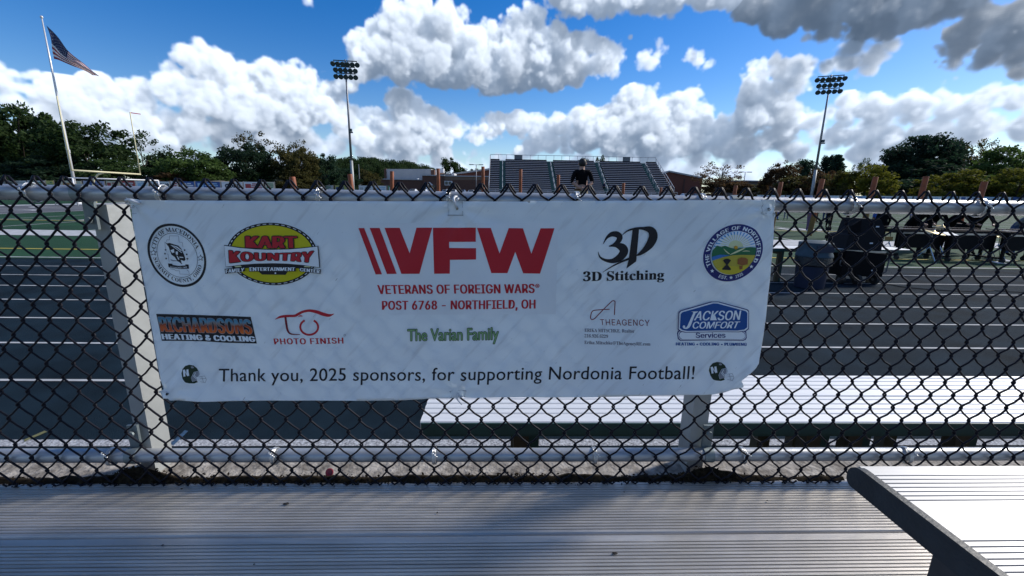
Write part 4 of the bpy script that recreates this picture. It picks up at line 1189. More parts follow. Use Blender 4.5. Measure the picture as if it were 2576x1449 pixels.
# ------------------------------------------------------------------ people
m_hair = [mat('hair_dark', (.012, .009, .008), .6), mat('hair_brown', (.05, .03, .016), .6)]
def cloth(name, c): return mat('cloth_' + name, c, .95, var=.15, scale=25, bump=.2, bscale=60, spec=.08)
SKIN = mat('skin', (.42, .24, .17), .55, var=.06); SKIN2 = mat('skin_brown', (.16, .08, .05), .55, var=.06)
CL = {k: cloth(k, v) for k, v in dict(black=(.005, .005, .006), khaki=(.42, .36, .26), navy=(.015, .02, .05), blue=(.03, .09, .35), denim=(.05, .08, .16), purple=(.15, .10, .17), lilac=(.30, .28, .45), orange=(.45, .13, .02),
       rust=(.22, .06, .025), brown=(.12, .07, .04), grey=(.18, .19, .21), white=(.7, .7, .7), bluecap=(.10, .18, .30)).items()}
def person(label, base, yaw, pose, top, legs, skin=SKIN, shoe='black', hair=0, scale=1.0, sleeves='long', cap=None, fingers=False, group=None, skirt=False):
    """one continuous skinned body; material follows the joints"""
    J = dict(pel=(0, 0, .96), abd=(0, 0, 1.12), che=(0, .0, 1.30), nek=(0, 0, 1.47), hea=(0, -.015, 1.58), top=(0, -.01, 1.70),
             shL=(.165, 0, 1.42), shR=(-.165, 0, 1.42), elL=(.23, .02, 1.15), elR=(-.23, .02, 1.15), wrL=(.24, -.06, .92), wrR=(-.24, -.06, .92), haL=(.24, -.08, .84), haR=(-.24, -.08, .84),
             hiL=(.09, 0, .90), hiR=(-.09, 0, .90), knL=(.10, -.02, .50), knR=(-.10, -.02, .50), anL=(.11, 0, .09), anR=(-.11, 0, .09), toL=(.12, -.15, .035), toR=(-.12, -.15, .035))
    J.update(pose)
    RD = dict(pel=(.15, .115), abd=(.145, .105), che=(.16, .115), nek=(.058, .058), hea=(.082, .095), top=(.07, .08), sh=(.075, .075), el=(.048, .048), wr=(.032, .032), ha=(.04, .026), hi=(.105, .105), kn=(.065, .065), an=(.045, .045), to=(.04, .032))
    E_ = [('pel', 'abd'), ('abd', 'che'), ('che', 'nek'), ('nek', 'hea'), ('hea', 'top')]
    for s_ in 'LR':
        E_ += [('che', 'sh' + s_), ('sh' + s_, 'el' + s_), ('el' + s_, 'wr' + s_), ('wr' + s_, 'ha' + s_), ('pel', 'hi' + s_), ('hi' + s_, 'kn' + s_), ('kn' + s_, 'an' + s_), ('an' + s_, 'to' + s_)]
    names = list(J)
    vs = [Vector(J[k]) for k in names]
    rad = [RD.get(k, RD.get(k[:2], (.05, .05))) for k in names]
    edges = [(names.index(a), names.index(b)) for a, b in E_]
    fz = set()
    if fingers:
        for s_ in 'LR':
            h = Vector(J['ha' + s_]); w = Vector(J['wr' + s_]); d = (h - w).normalized(); side = d.cross(Vector((0, 1, 0))).normalized()
            for k, (o, l) in enumerate(((-.027, .068), (-.009, .078), (.009, .072), (.027, .055))):
                vs.append(h + side * o + d * .025); rad.append((.0095, .0095)); fz.add(len(vs) - 1); edges.append((names.index('ha' + s_), len(vs) - 1))
                vs.append(h + side * o * 1.1 + d * l + Vector((0, .012, 0))); rad.append((.0085, .0085)); fz.add(len(vs) - 1); edges.append((len(vs) - 2, len(vs) - 1))
            vs.append(w * .55 + h * .45 - side * .045 + Vector((0, .012, 0))); rad.append((.011, .011)); fz.add(len(vs) - 1); edges.append((names.index('ha' + s_), len(vs) - 1))
    me = bpy.data.meshes.new('body')
    me.from_pydata([v * scale for v in vs], edges, [])
    ob = bpy.data.objects.new('body', me); COL.objects.link(ob)
    ob.modifiers.new('skin', 'SKIN'); ob.modifiers.new('sub', 'SUBSURF').levels = 1
    sk = me.skin_vertices[0].data
    for i, r in enumerate(rad): sk[i].radius = (r[0] * scale, r[1] * scale)
    sk[0].use_root = True
    dg = bpy.context.evaluated_depsgraph_get(); dg.update()
    m2 = bpy.data.meshes.new_from_object(ob.evaluated_get(dg))
    bpy.data.objects.remove(ob)
    m2.materials.clear()
    for m_ in (skin, CL[top], CL[legs], CL[shoe]): m2.materials.append(m_)
    segs = [(a, b) for a, b in E_]
    P = {k: Vector(v) * scale for k, v in J.items()}
    def reg(a, b, t):
        q = a[:2] if a[:2] in ('sh', 'el', 'wr', 'hi', 'kn', 'an') else a
        if q in ('nek', 'hea'): return 0 if (q == 'hea' or t > .12) else 1
        if q == 'wr': return 0
        if q == 'el': return 1 if (sleeves == 'long' and t < .9) or (sleeves == 'push' and t < .12) else 0
        if q == 'sh': return 1 if sleeves != 'short' or t < .6 else 0
        if q == 'pel': return 2 if (b[:2] == 'hi' or t < .25) else 1
        if q in ('hi', 'kn'): return 2
        if q == 'an': return 3
        return 1
    mi = []
    for f in m2.polygons:
        c = f.center; best = None
        for a, b in segs:
            A, B = P[a], P[b]; d = B - A
            t = max(0, min(1, (c - A).dot(d) / d.length_squared))
            q = (A + d * t - c).length
            if best is None or q < best[0]: best = (q, a, b, t)
        mi.append(reg(best[1], best[2], best[3]))
    m2.polygons.foreach_set('material_index', mi)
    m2.polygons.foreach_set('use_smooth', [True] * len(m2.polygons))
    body = bpy.data.objects.new('person', m2); COL.objects.link(body)
    body.location = base; body.rotation_euler = (0, 0, yaw)
    ORG[body.name] = Vector((0, 0, 0))
    tag(body, label, 'person', group)
    hd = P['hea'] * .45 + P['top'] * .55; up = (P['top'] - P['hea']).normalized()
    b = MB()
    prof = [(.001, .088), (.045, .078), (.078, .05), (.092, .01), (.094, -.03), (.086, -.07), (.070, -.105)] if cap is None else [(.001, .10), (.05, .095), (.085, .075), (.096, .03), (.097, .012)]
    back = Vector((0, .018, .010))
    b.lathe(hd * 1 + back * scale, [(r * scale, z * scale) for r, z in reversed(prof)], 14, ax=up)
    # face: nose, ears, eyes stay on the far side of most figures but are there
    h = b.build('hair' if cap is None else 'cap', m_hair[hair] if cap is None else CL[cap], None, True)
    h.parent = body
    fc = P['hea'] * .75 + P['top'] * .25
    f = MB(); f.lathe(fc + Vector((0, -.098, -.005)) * scale, [(.012 * scale, -.02 * scale), (.010 * scale, 0), (.004 * scale, .022 * scale)], 6)
    e = f.build('nose', skin, None, True); e.parent = body
    for sx_ in (-1, 1):
        f = MB(); f.lathe(fc + Vector((sx_ * .092, .01, 0)) * scale, [(.010 * scale, -.028 * scale), (.016 * scale, 0), (.008 * scale, .03 * scale)], 6)
        e = f.build('ear', skin, None, True); e.parent = body
    return body
# the conductor on the podium: back to the viewer, hands clasped behind
PD = 10.9
hp = on_d(1466, 398, PD)
pod_z = hp.z - 1.745
pb = Vector((hp.x, hp.y, pod_z))
pose = dict(elL=(.262, .07, 1.17), elR=(-.262, .07, 1.17), wrL=(.075, .185, 1.03), wrR=(-.085, .185, 1.035), haL=(.012, .20, 1.01), haR=(-.02, .205, 1.015), shL=(.175, .02, 1.43), shR=(-.175, .02, 1.43))
con = person('person in a black shirt and khaki trousers standing with hands clasped behind their back', pb, math.pi + .04, pose, 'black', 'khaki', sleeves='push', fingers=True)
for sx_ in (-1, 1):                              # cargo pockets
    b = MB(); b.lbox((sx_ * .175, .03, .66), (1, 0, 0), (0, 1, 0), (0, 0, 1), .022, .065, .10)
    q = b.build('trouser_pocket', CL['khaki']); q.parent = con
b = MB(); b.lathe((0, 0, .985), [(.172, -.02), (.176, 0), (.172, .02)], 20); b.v = [Vector((p.x, p.y * .78, p.z)) for p in b.v]
q = b.build('belt', CL['brown']); q.parent = con
m_box = mat('painted_steel', (.10, .10, .11), .5, metal=.4)
pod = thing('podium', (pb.x, pb.y, 0), 'grey metal podium under the standing person in black and khaki', 'podium')
b = MB(); b.lbox((pb.x, pb.y, pod_z - .03), (1, 0, 0), (0, 1, 0), (0, 0, 1), .55, .55, .03); b.build('platform', m_box, pod)
for a in (-1, 1):
    for c in (-1, 1):
        b = MB(); b.tube([(pb.x + a * .5, pb.y + c * .5, pod_z - .06), (pb.x + a * .56, pb.y + c * .56, 0)], .025, 8); b.build('leg', m_box, pod)
# band members on the field, and players bending over the instruments
walk = dict(knL=(.10, -.13, .52), anL=(.10, -.22, .10), toL=(.10, -.36, .05), knR=(-.10, .0, .50), anR=(-.10, .18, .13), toR=(-.10, .06, .04))
bend = dict(che=(0, -.26, 1.20), nek=(0, -.40, 1.30), hea=(0, -.47, 1.36), top=(0, -.55, 1.44), abd=(0, -.10, 1.09), shL=(.165, -.34, 1.28), shR=(-.165, -.34, 1.28), elL=(.25, -.42, 1.06), elR=(-.25, -.42, 1.06), wrL=(.16, -.60, .98), wrR=(-.16, -.60, .98), haL=(.14, -.67, .96), haR=(-.14, -.67, .96))
down = dict(elL=(.24, -.03, 1.16), wrL=(.2, -.2, 1.05), haL=(.18, -.27, 1.05))
GP = 'band members on the field'
def stand(x, d, yaw, pose, top, legs, label, scale=1.0, **k):
    p = on_d(x, 520, d)
    return person(label, Vector((p.x, p.y, 0.01)), yaw, pose, top, legs, scale=scale, group=GP, **k)
stand(1957, 33, .3, {}, 'grey', 'blue', 'person in blue trousers just right of the banner on the far turf', .97)
stand(1981, 34, 2.8, {}, 'black', 'grey', 'person in dark grey trousers right of the one in blue trousers', .97)
stand(2058, 31, 1.2, down, 'black', 'brown', 'person in brown trousers left of the tall purple outfit', .97)
stand(2080, 31, -1.0, {}, 'navy', 'denim', 'person in blue jeans beside the one in brown trousers', .97)
stand(2042, 21.6, .4, {}, 'purple', 'purple', 'person in a purple outfit standing nearest on the turf behind the trash can', .93, shoe='white', skin=SKIN2)
stand(2092, 25, -.5, down, 'orange', 'black', 'person in orange and black on the turf above the trash can', .92)
stand(2136, 33, 1.4, walk, 'black', 'black', 'person in black walking across the field left of the black cart', .97)
stand(2184, 27, .2, {}, 'black', 'black', 'person in black standing behind the black cart', .94)
stand(2206, 20, .9, {}, 'blue', 'brown', 'person in a bright blue shirt just right of the black cart', .84)
stand(2228, 14.2, 3.0, {}, 'black', 'black', 'person in black at the left end of the percussion row', .86, skin=SKIN2)
def play(x, d, yaw, top, legs, label, scale, **k):
    p = on_d(x, 560, d)
    return person(label, Vector((p.x, p.y, 0.01)), yaw, bend, top, legs, scale=scale, group='players bending over the percussion', **k)
play(2290, 13.3, 0.1, 'black', 'black', 'person in black with a dark cap bending over the first marimba', .95, cap='black')
play(2338, 13.9, -.3, 'black', 'navy', 'person in black leaning over behind the first golden cymbal', .96, skin=SKIN2)
play(2386, 13.4, .2, 'black', 'black', 'person in black hunched low between the first and second marimba', .98)
stand(2425, 17, .5, {}, 'rust', 'brown', 'person in rust red standing behind the second marimba', .84)
play(2452, 13.2, -.4, 'black', 'black', 'person in black reaching across the second marimba', .97, hair=1)
play(2560, 13.0, .1, 'grey', 'denim', 'person in grey with a pale blue cap at the last marimba', .95, cap='bluecap')
stand(2300, 24, .4, {}, 'lilac', 'grey', 'person in a lilac shirt standing beyond the first marimba', .88)
# ------------------------------------------------------------------ percussion, cart, trash can
m_pblack = mat('black_frame', (.005, .005, .006), .7, var=.2, spec=.15); m_chrome = mat('chrome_tube', (.55, .55, .56), .3, metal=.9); m_bars = mat('marimba_bars', (.055, .030, .020), .4, var=.3, scale=6)
m_gold = mat('bronze_cymbal', (.52, .42, .20), .38, metal=.7, var=.15, scale=10); m_rubber = mat('black_rubber', (.012, .012, .012), .8); m_wood = mat('amber_wood', (.24, .13, .03), .5); m_paper = mat('white_paper', (.72, .73, .75), .7)
def marimba(x0, x1, d, label, skirt):
    a, c = on_d(x0, 620, d), on_d(x1, 620, d)
    sa, sb_ = ST(a)[0], ST(c)[0]; t = ST(a)[1]
    o = thing('marimba', W((sa + sb_) / 2, t, 0), label, 'marimba', 'dark marimbas in the percussion row')
    H = .86
    b = MB()
    b.box(sa, sb_, t - .34, t - .30, H - .10, H - .03); b.box(sa + .1, sb_ - .1, t + .22, t + .26, H - .10, H - .03)
    for s in (sa, sb_ - .05): b.box(s, s + .05, t - .42, t + .30, H - .12, H - .02)
    b.build('rail_frame', m_pblack, o)
    b = MB(); n = 24
    for k in range(n):
        s = sa + .07 + (sb_ - sa - .14) * k / n; w = (sb_ - sa - .14) / n * .85; l = .24 * (1 - .45 * k / n)
        b.box(s, s + w, t - .30 + .02, t - .30 + .02 + l * 1.2, H - .028, H)
        if k % 7 not in (2, 6): b.box(s + w * .6, s + w * 1.45, t + .02, t + .02 + l, H + .012, H + .035)
    b.build('bar_keyboard', m_bars, o)
    b = MB()
    for k in range(n):
        s = sa + .07 + (sb_ - sa - .14) * (k + .5) / n
        b.tube([W(s, t - .20, H - .11), W(s, t - .20, H - .50 + .28 * k / n)], .022, 8)
    b.build('resonator_tubes', m_pblack if skirt else m_chrome, o, True)
    b = MB(); b.box(sa + .05, sb_ - .05, t - .40, t - .385, H - .13, H - .085); b.build('front_rail', m_chrome, o)
    if skirt:
        b = MB(); b.box(sa + .04, sb_ - .04, t - .375, t - .365, .34, H - .135); b.build('front_skirt', m_pblack, o)
    for s in (sa + .06, sb_ - .06):
        b = MB(); b.box(s - .03, s + .03, t - .36, t - .30, .14, H - .12); b.box(s - .03, s + .03, t + .18, t + .24, .14, H - .12); b.box(s - .03, s + .03, t - .38, t + .26, .10, .145); b.build('leg', m_pblack, o)
        for tt in (t - .36, t + .24):
            b = MB(); b.tube([W(s - .03, tt, .062), W(s + .03, tt, .062)], .062, 14); b.build('wheel', m_rubber, o)
    return o
marimba(2226, 2338, 12.2, 'dark marimba with an amber end just right of the black cart', True)
marimba(2352, 2470, 12.0, 'dark marimba in the middle of the percussion row', True)
marimba(2486, 2620, 11.8, 'dark marimba at the right edge of the percussion row', True)
p = on_d(2236, 600, 11.8); b = MB(); b.lbox(p, E1, E2, (0, 0, 1), .10, .02, .05); tag(b.build('wooden_block', m_wood, origin=p), 'amber wooden block on the left end of the percussion row', 'block')
def cymbal(x, y, d, r, label, tilt):
    c = on_d(x, y, d)
    o = thing('cymbal_stand', (c.x, c.y, 0), label, 'cymbal', 'cymbals on stands among the marimbas')
    ax = Vector((tilt, -.22, 1)).normalized()
    b = MB(); b.lathe(c, [(r, -.012), (r, -.009), (r * .55, .008), (r * .22, .018), (r * .16, .035), (.02, .05)], 24, ax=ax); b.build('cymbal', m_gold, o, True)
    b = MB(); b.tube([c + ax * .08, c - ax * .03, (c.x, c.y, .35)], .011, 8); b.build('stand', m_chrome, o, True)
    for k in range(3):
        a = k * 2.09 + .4
        b = MB(); b.tube([(c.x, c.y, .42), (c.x + .3 * math.cos(a), c.y + .3 * math.sin(a), .012)], .010, 6); b.build('leg', m_chrome, o)
cymbal(2348, 584, 11.4, .26, 'large golden cymbal over the gap between the first two marimbas', .12)
cymbal(2370, 571, 12.9, .22, 'smaller cymbal raised behind the largest golden one', -.1)
cymbal(2243, 579, 12.6, .24, 'thin cymbal near the black cart at the left of the percussion row', .1)
cymbal(2520, 585, 12.4, .24, 'cymbal between the middle and the last marimba', -.12)
cymbal(2498, 592, 11.9, .20, 'low cymbal beside the last marimba', .15)
for (x, y, lab) in ((2388, 588, 'white sheet of music lying on the middle marimba'), (2530, 655, 'white sheet lying on the grass under the marimbas'), (2512, 660, 'second white sheet lying on the grass by the track')):
    c = on_z(x, y, .90 if y < 600 else .02); b = MB(); b.lbox(c, E1, (E2 + Vector((0, 0, .12 if y > 600 else .3))).normalized(), (0, -.3, 1), .13, .10, .002); tag(b.build('paper_sheet', m_paper, origin=c), lab, 'paper')
for (x0, x1, lab) in ((2302, 2330, 'upright black drum hanging behind the first marimba'), (2405, 2432, 'black drum standing behind the middle marimba')):
    p = on_d((x0 + x1) / 2, 600, 13.9); b = MB(); b.lathe((p.x, p.y, .45), [(.25, 0), (.26, .02), (.26, .05), (.25, .06), (.25, .42), (.26, .43), (.26, .46), (.25, .48)], 20)
    o = tag(b.build('field_drum', m_pblack, origin=(p.x, p.y, .45)), lab, 'drum')
    autosmooth(o)
# trash can
tp = on_z(2034, 722, 0.0)
can = thing('trash_can', (tp.x, tp.y, 0), 'dark blue trash can with a grey domed lid in front of the white bench', 'trash can')
m_can = mat('navy_plastic', (.005, .013, .042), .55, var=.15, scale=8); m_lid = mat('grey_lid', (.045, .075, .10), .75, var=.15, spec=.2)
Rc = .285
b = MB(); b.lathe((tp.x, tp.y, .004), [(Rc * .82, 0), (Rc * .84, .02), (Rc * .93, .50), (Rc * .97, .56), (Rc * .97, .585)], 32); autosmooth(b.build('can_body', m_can, can))
b = MB(); b.lathe((tp.x, tp.y, .42), [(Rc * .98, 0), (Rc * 1.06, .02), (Rc * 1.03, .14), (Rc * 1.01, .17)], 32); autosmooth(b.build('bin_liner', mat('black_bag', (.006, .006, .008), .35, var=.3, scale=30, bump=.6, bscale=40), can))
b = MB(); b.lathe((tp.x, tp.y, .585), [(Rc * 1.03, 0), (Rc * 1.05, .01), (Rc * 1.02, .05), (Rc * .96, .08), (Rc * .94, .235), (Rc * .96, .24), (Rc * .93, .258), (Rc * .6, .285), (Rc * .2, .296), (.01, .297)], 32); lid = autosmooth(b.build('lid', m_lid, can))
b = MB(); b.lbox((tp.x, tp.y - Rc * .955, .745), (1, 0, 0), (0, 1, 0), (0, 0, 1), Rc * .52, .008, .06); q = b.build('flap', m_can, lid)
for sx_ in (-1, 1):
    b = MB(); b.tube([(tp.x + sx_ * Rc * .93, tp.y - .05, .50), (tp.x + sx_ * (Rc + .045), tp.y - .04, .50), (tp.x + sx_ * (Rc + .045), tp.y + .04, .50), (tp.x + sx_ * Rc * .93, tp.y + .05, .50)], .012, 8); b.build('handle', m_can, can, True)
# wheeled cart
cpos = on_z(2160, 714, 0.0)
s0, t0 = ST(cpos)
k = 1.0
cart = thing('equipment_cart', W(s0, t0, 0), 'tall black wheeled equipment cart beside the trash can', 'cart')
m_cart = mat('black_cover', (.004, .004, .005), .8, var=.3, scale=8, bump=.3, bscale=12, spec=.12); m_cart2 = mat('black_panel', (.007, .008, .012), .7, var=.2, spec=.15)
cw = .46
b = MB(); b.prism([W(s0 - cw, t0 - .05, .17), W(s0 + cw * .86, t0 - .05, .15), W(s0 + cw * .9, t0 - .05, .60), W(s0 - cw * .86, t0 - .05, .66)], E2 * .62); b.build('lower_case', m_cart, cart)
b = MB(); b.prism([W(s0 - cw * .84, t0 + .02, .62), W(s0 + cw * .95, t0 + .02, .61), W(s0 + cw * .98, t0 + .02, .64), W(s0 - cw * .84, t0 + .02, .665)], E2 * .6); b.build('shelf', m_chrome, cart)
b = MB(); b.prism([W(s0 - cw * .80, t0 + .04, .67), W(s0 + cw * .78, t0 + .04, .65), W(s0 + cw * .74, t0 + .04, 1.08), W(s0 + cw * .5, t0 + .04, 1.26), W(s0 - cw * .28, t0 + .04, 1.27), W(s0 - cw * .42, t0 + .04, .98), W(s0 - cw * .75, t0 + .04, .95)], E2 * .5); b.build('speaker_cabinet', m_cart2, cart)
b = MB(); b.prism([W(s0 - cw * .80, t0, .97), W(s0 - cw * .36, t0, 1.02), W(s0 - cw * .40, t0, 1.25), W(s0 - cw * .78, t0, 1.13)], E2 * .05); b.build('tilted_panel', m_cart, cart)
for (x, z) in ((.18, 1.12), (.12, .80), (.18, .28)):
    b = MB(); b.box(s0 + x - .03, s0 + x + .03, t0 - .062 + (.09 if z > .6 else 0), t0 - .056 + (.09 if z > .6 else 0), z - .012, z + .012); b.build('white_tag', m_paper, cart)
for (a, c) in ((-.38, 0), (-.38, .5), (.30, .0), (.30, .5), (-.10, -.06)):
    b = MB(); b.tube([W(s0 + a - .035, t0 + c, .095), W(s0 + a - .03, t0 + c, .095), W(s0 + a + .03, t0 + c, .095), W(s0 + a + .035, t0 + c, .095)], [.07, .095, .095, .07], 18); w = b.build('wheel', m_rubber, cart)
    b = MB(); b.tube([W(s0 + a - .04, t0 + c, .095), W(s0 + a + .04, t0 + c, .095)], .03, 10); b.build('hub', m_box, w)
b = MB(); b.tube([W(s0 + .40, t0 - .03, .58), W(s0 + .47, t0 - .06, .54), W(s0 + .44, t0 - .06, .25), W(s0 + .38, t0 - .04, .22)], .014, 8); b.build('handle', m_box, cart, True)
b = MB(); b.tube([W(s0 - .44, t0 - .03, .50), W(s0 - .50, t0 - .06, .46), W(s0 - .50, t0 - .06, .38), W(s0 - .45, t0 - .04, .36)], .010, 8); b.build('handle', m_box, cart, True)
# cable from the cart over the track
pts = [on_z(x, y, .012) for x, y in ((2215, 712), (2240, 716), (2265, 721), (2300, 725), (2350, 729), (2400, 732), (2450, 733), (2500, 731), (2540, 734), (2600, 736), (2680, 738))]
b = MB(); b.tube(pts, .008, 6); tag(b.build('power_cable', m_rubber, origin=pts[0]), 'black cable trailing over the track to the right of the cart', 'cable')
# slim black stand behind the trash can
a, c = on_d(2089, 545, 9.6), on_d(2078, 612, 9.6)
st_ = thing('microphone_stand', (c.x, c.y, 0), 'slim black stand rising between the trash can and the cart', 'stand')
b = MB(); b.tube([(c.x, c.y, .25), c, (a.x, a.y, a.z)], .012, 8); b.build('pole', m_pblack, st_, True)
for (f, w) in ((.25, .03), (.55, .045), (.8, .03)):
    q = c.lerp(a, f); b = MB(); b.lbox(q, (1, 0, 0), (0, 1, 0), (0, 0, 1), w, .03, .04); b.build('clamp', m_pblack, st_)
for k in range(3):
    q = k * 2.09; b = MB(); b.tube([(c.x, c.y, .5), (c.x + .34 * math.cos(q), c.y + .34 * math.sin(q), .01)], .009, 6); b.build('leg', m_pblack, st_)
# ------------------------------------------------------------------ orange columns round the field
m_or = mat('orange_column', (.25, .062, .016), .65, var=.3, scale=5, bump=.2, bscale=20); m_oy = mat('mustard_base', (.15, .085, .015), .7, var=.2)
# x of top, y of top, width in pixels, leaning (pixels per pixel against true vertical)
posts = [(735, 445, 14, -.08), (880, 438, 11.3, -.05), (986, 431, 9.5, .05), (1102, 424, 8.7, 0), (1215, 419, 8.2, 0), (1310, 426, 8.0, .0), (1405, 440, 7.8, -.01), (1569, 460, 7, 0), (1663, 471, 6, 0), (1851, 467, 8.6, .04), (1965, 458, 9.4, .05), (2069, 451, 11, .07), (2203, 445, 11.2, .06), (2330, 444, 11.7, .05), (2477, 457, 12.7, .05)]
RANK = ['first', 'second', 'third', 'fourth', 'fifth', 'sixth', 'seventh', 'eighth', 'ninth', 'tenth', 'eleventh', 'twelfth', 'thirteenth', 'fourteenth', 'fifteenth']
where = ['left of the light pole, in front of the dark trees', 'just left of the tall light pole base', 'in front of the pale school wall', 'in front of the white school door', 'just left of the far bleachers', 'in front of the first aisle of the far bleachers', 'in front of the far bleachers, left of the person in black', 'low on the far bleachers, right of the person in black', 'at the right end of the far bleachers', 'in front of the reddish round tree', 'in front of the brown trees left of the right light pole', 'just right of the right light pole', 'in front of the yellow green round tree', 'in front of the tall dark pines', 'at the right, between two yellow green trees']
for i, (x, y, w, ln) in enumerate(posts):
    dist = .2 * FPX / w
    tpp = on_d(x, y, dist)
    h = tpp.z
    bx = tpp.x - ln * h * 1.0
    by = tpp.y
    o = thing('orange_column', (bx, by, 0), 'orange column ' + where[i], 'column', 'orange columns standing round the field')
    d = Vector((tpp.x - bx, 0, h)).normalized()
    B0 = Vector((bx, by, 0)); L_ = (tpp - B0).length
    zb = max(.35, L_ - (1.05 + .08 * (i % 3)) * 1.35)
    b = MB(); b.tube([B0 + d * q for q in (zb, zb + (L_ - zb) * .5, L_ - .01, L_)], [.1, .1, .1, .092], 18); autosmooth(b.build('shaft', m_or, o))
    b = MB(); b.tube([B0, B0 + d * .1, B0 + d * (zb - .001)], [.112, .106, .103], 18); autosmooth(b.build('base', m_oy, o))
# ------------------------------------------------------------------ goal posts, flag, floodlights
m_ygoal = mat('pale_yellow_paint', (.66, .61, .38), .5, var=.08); m_wgoal = mat('white_tube', (.74, .75, .76), .45, var=.06); m_flagpole = mat('flagpole_aluminium', (.66, .66, .67), .4, metal=.35, var=.08)
SG = -41.0
l, r_ = on_s(180, 428, SG), on_s(353, 438.5, SG)
gp = thing('goal_post', W(SG - 1.9, (l.dot(E2) + r_.dot(E2)) / 2, 0), 'pale yellow football goal post with tall uprights beside the flagpole', 'goal post')
b = MB(); b.tube([l, r_], .085, 12); b.build('crossbar', m_ygoal, gp, True)
for q, (x, y) in ((l, (112, 62)), (r_, (331, 283))):
    tz = on_s(x, y, SG).z if q is r_ else None
    tz = on_s(331, 283, SG).z
    b = MB(); b.tube([q - Vector((0, 0, .08)), Vector((q.x, q.y, tz))], [.055, .05], 10); b.build('upright', m_ygoal, gp, True)
    if q is l: continue
    b = MB(); b.add([Vector((q.x, q.y, tz)), Vector((q.x, q.y, tz - .1)), Vector((q.x, q.y, tz - .1)) + E1 * .5 + E2 * .8, Vector((q.x, q.y, tz)) + E1 * .5 + E2 * .8 + Vector((0, 0, -.02))], [(0, 1, 2, 3)])
    o = b.build('wind_ribbon', mat('red_ribbon', (.35, .03, .05), .8), gp); o.modifiers.new('t', 'SOLIDIFY').thickness = .01
mid = (l + r_) / 2
b = MB(); b.tube([mid, mid - E1 * .5 + Vector((0, 0, -.02)), mid - E1 * 1.2 + Vector((0, 0, -.25)), mid - E1 * 1.7 + Vector((0, 0, -.8)), mid - E1 * 1.9 + Vector((0, 0, -1.5)), Vector((mid.x, mid.y, 0)) - E1 * 1.9], .09, 12); b.build('gooseneck', m_ygoal, gp, True)
a, c = on_z(182, 447.5, 2.44), on_z(398, 454, 2.44)
sg = thing('soccer_goal', ((a.x + c.x) / 2, (a.y + c.y) / 2, 0), 'white soccer goal frame in front of the far left sponsor banners', 'goal')
b = MB(); b.tube([a, c], .06, 10); b.build('crossbar', m_wgoal, sg, True)
for q in (a, c):
    b = MB(); b.tube([q, (q.x, q.y, 0)], .06, 10); b.build('post', m_wgoal, sg, True)
    b = MB(); b.tube([q, q - E1 * .9, Vector((q.x, q.y, 0)) - E1 * 2.0], .035, 8); b.build('back_stay', m_wgoal, sg, True)
b = MB(); b.tube([Vector((a.x, a.y, .04)) - E1 * 2.0, Vector((c.x, c.y, .04)) - E1 * 2.0], .035, 8); b.build('ground_bar', m_wgoal, sg, True)
# flag
FD = 44.0
fb = on_d(199, 520, FD); ft_ = on_d(105, 45, FD)
fp = thing('flagpole', (fb.x, fb.y, 0), 'tall pale flagpole rising behind the goal post at the left', 'flagpole')
fb0 = Vector((fb.x, fb.y, 0)); topv = Vector((fb.x + (ft_.x - fb.x) * 1.0, ft_.y, ft_.z))
b = MB(); b.tube([fb0, fb0.lerp(topv, .33), fb0.lerp(topv, .66), topv], [.14, .12, .09, .05], 14); b.build('pole', m_flagpole, fp, True)
b = MB(); b.lathe(topv, [(.02, -.06), (.11, 0), (.12, .08), (.07, .18), (.01, .2)], 12); b.build('finial', m_flagpole, fp, True)
b = MB(); b.lathe(fb0, [(.32, 0), (.3, .05), (.2, .3), (.16, .35)], 16); b.build('base_collar', m_wgoal, fp, True)
q = fb0.lerp(topv, .30); b = MB(); b.lbox(q + Vector((.14, -.05, 0)), (1, 0, 0), (0, 1, 0), (0, 0, 1), .07, .06, .16); b.build('floodlight', m_flagpole, fp)
m_fr, m_fw, m_fb = mat('flag_red', (.30, .03, .04), .8, trans=.25), mat('flag_white', (.75, .73, .73), .8, trans=.25), mat('flag_blue', (.03, .04, .10), .8, trans=.2)
m_fs = mat('flag_star', (.5, .5, .52), .8)
HT, HB = on_d(117, 66, FD), on_d(139, 150, FD)              # hoist corners, then the drooping fly
FT_, FB_ = on_d(245, 190, FD + 1.0), on_d(225, 186, FD + 1.6)
def flagpt(u, v):
    top = HT.lerp(FT_, u); bot = HB.lerp(FB_, u)
    p = top.lerp(bot, v)
    sag = math.sin(u * math.pi)
    fold = .16 * math.sin(u * 13 + v * 2.0) * u ** .5
    return p + Vector((.10 * math.sin(u * 8 + v * 5), fold + .25 * math.sin(v * 6 + u * 3) * u, -.30 * sag * (1 - v) * 1.1 + .12 * sag * v + .08 * math.sin(u * 9 + 1)))
b = MB(); NU_, NV_ = 40, 26
vs = [flagpt(i / NU_, j / NV_) for j in range(NV_ + 1) for i in range(NU_ + 1)]
for j in range(NV_):
    for i in range(NU_):
        cant = i < NU_ * .40 and j < NV_ * 7 / 13
        mi = 2 if cant else (0 if int(j / NV_ * 13) % 2 == 0 else 1)
        b.add([vs[j * (NU_ + 1) + i], vs[j * (NU_ + 1) + i + 1], vs[(j + 1) * (NU_ + 1) + i + 1], vs[(j + 1) * (NU_ + 1) + i]], [(0, 1, 2, 3)], mi)
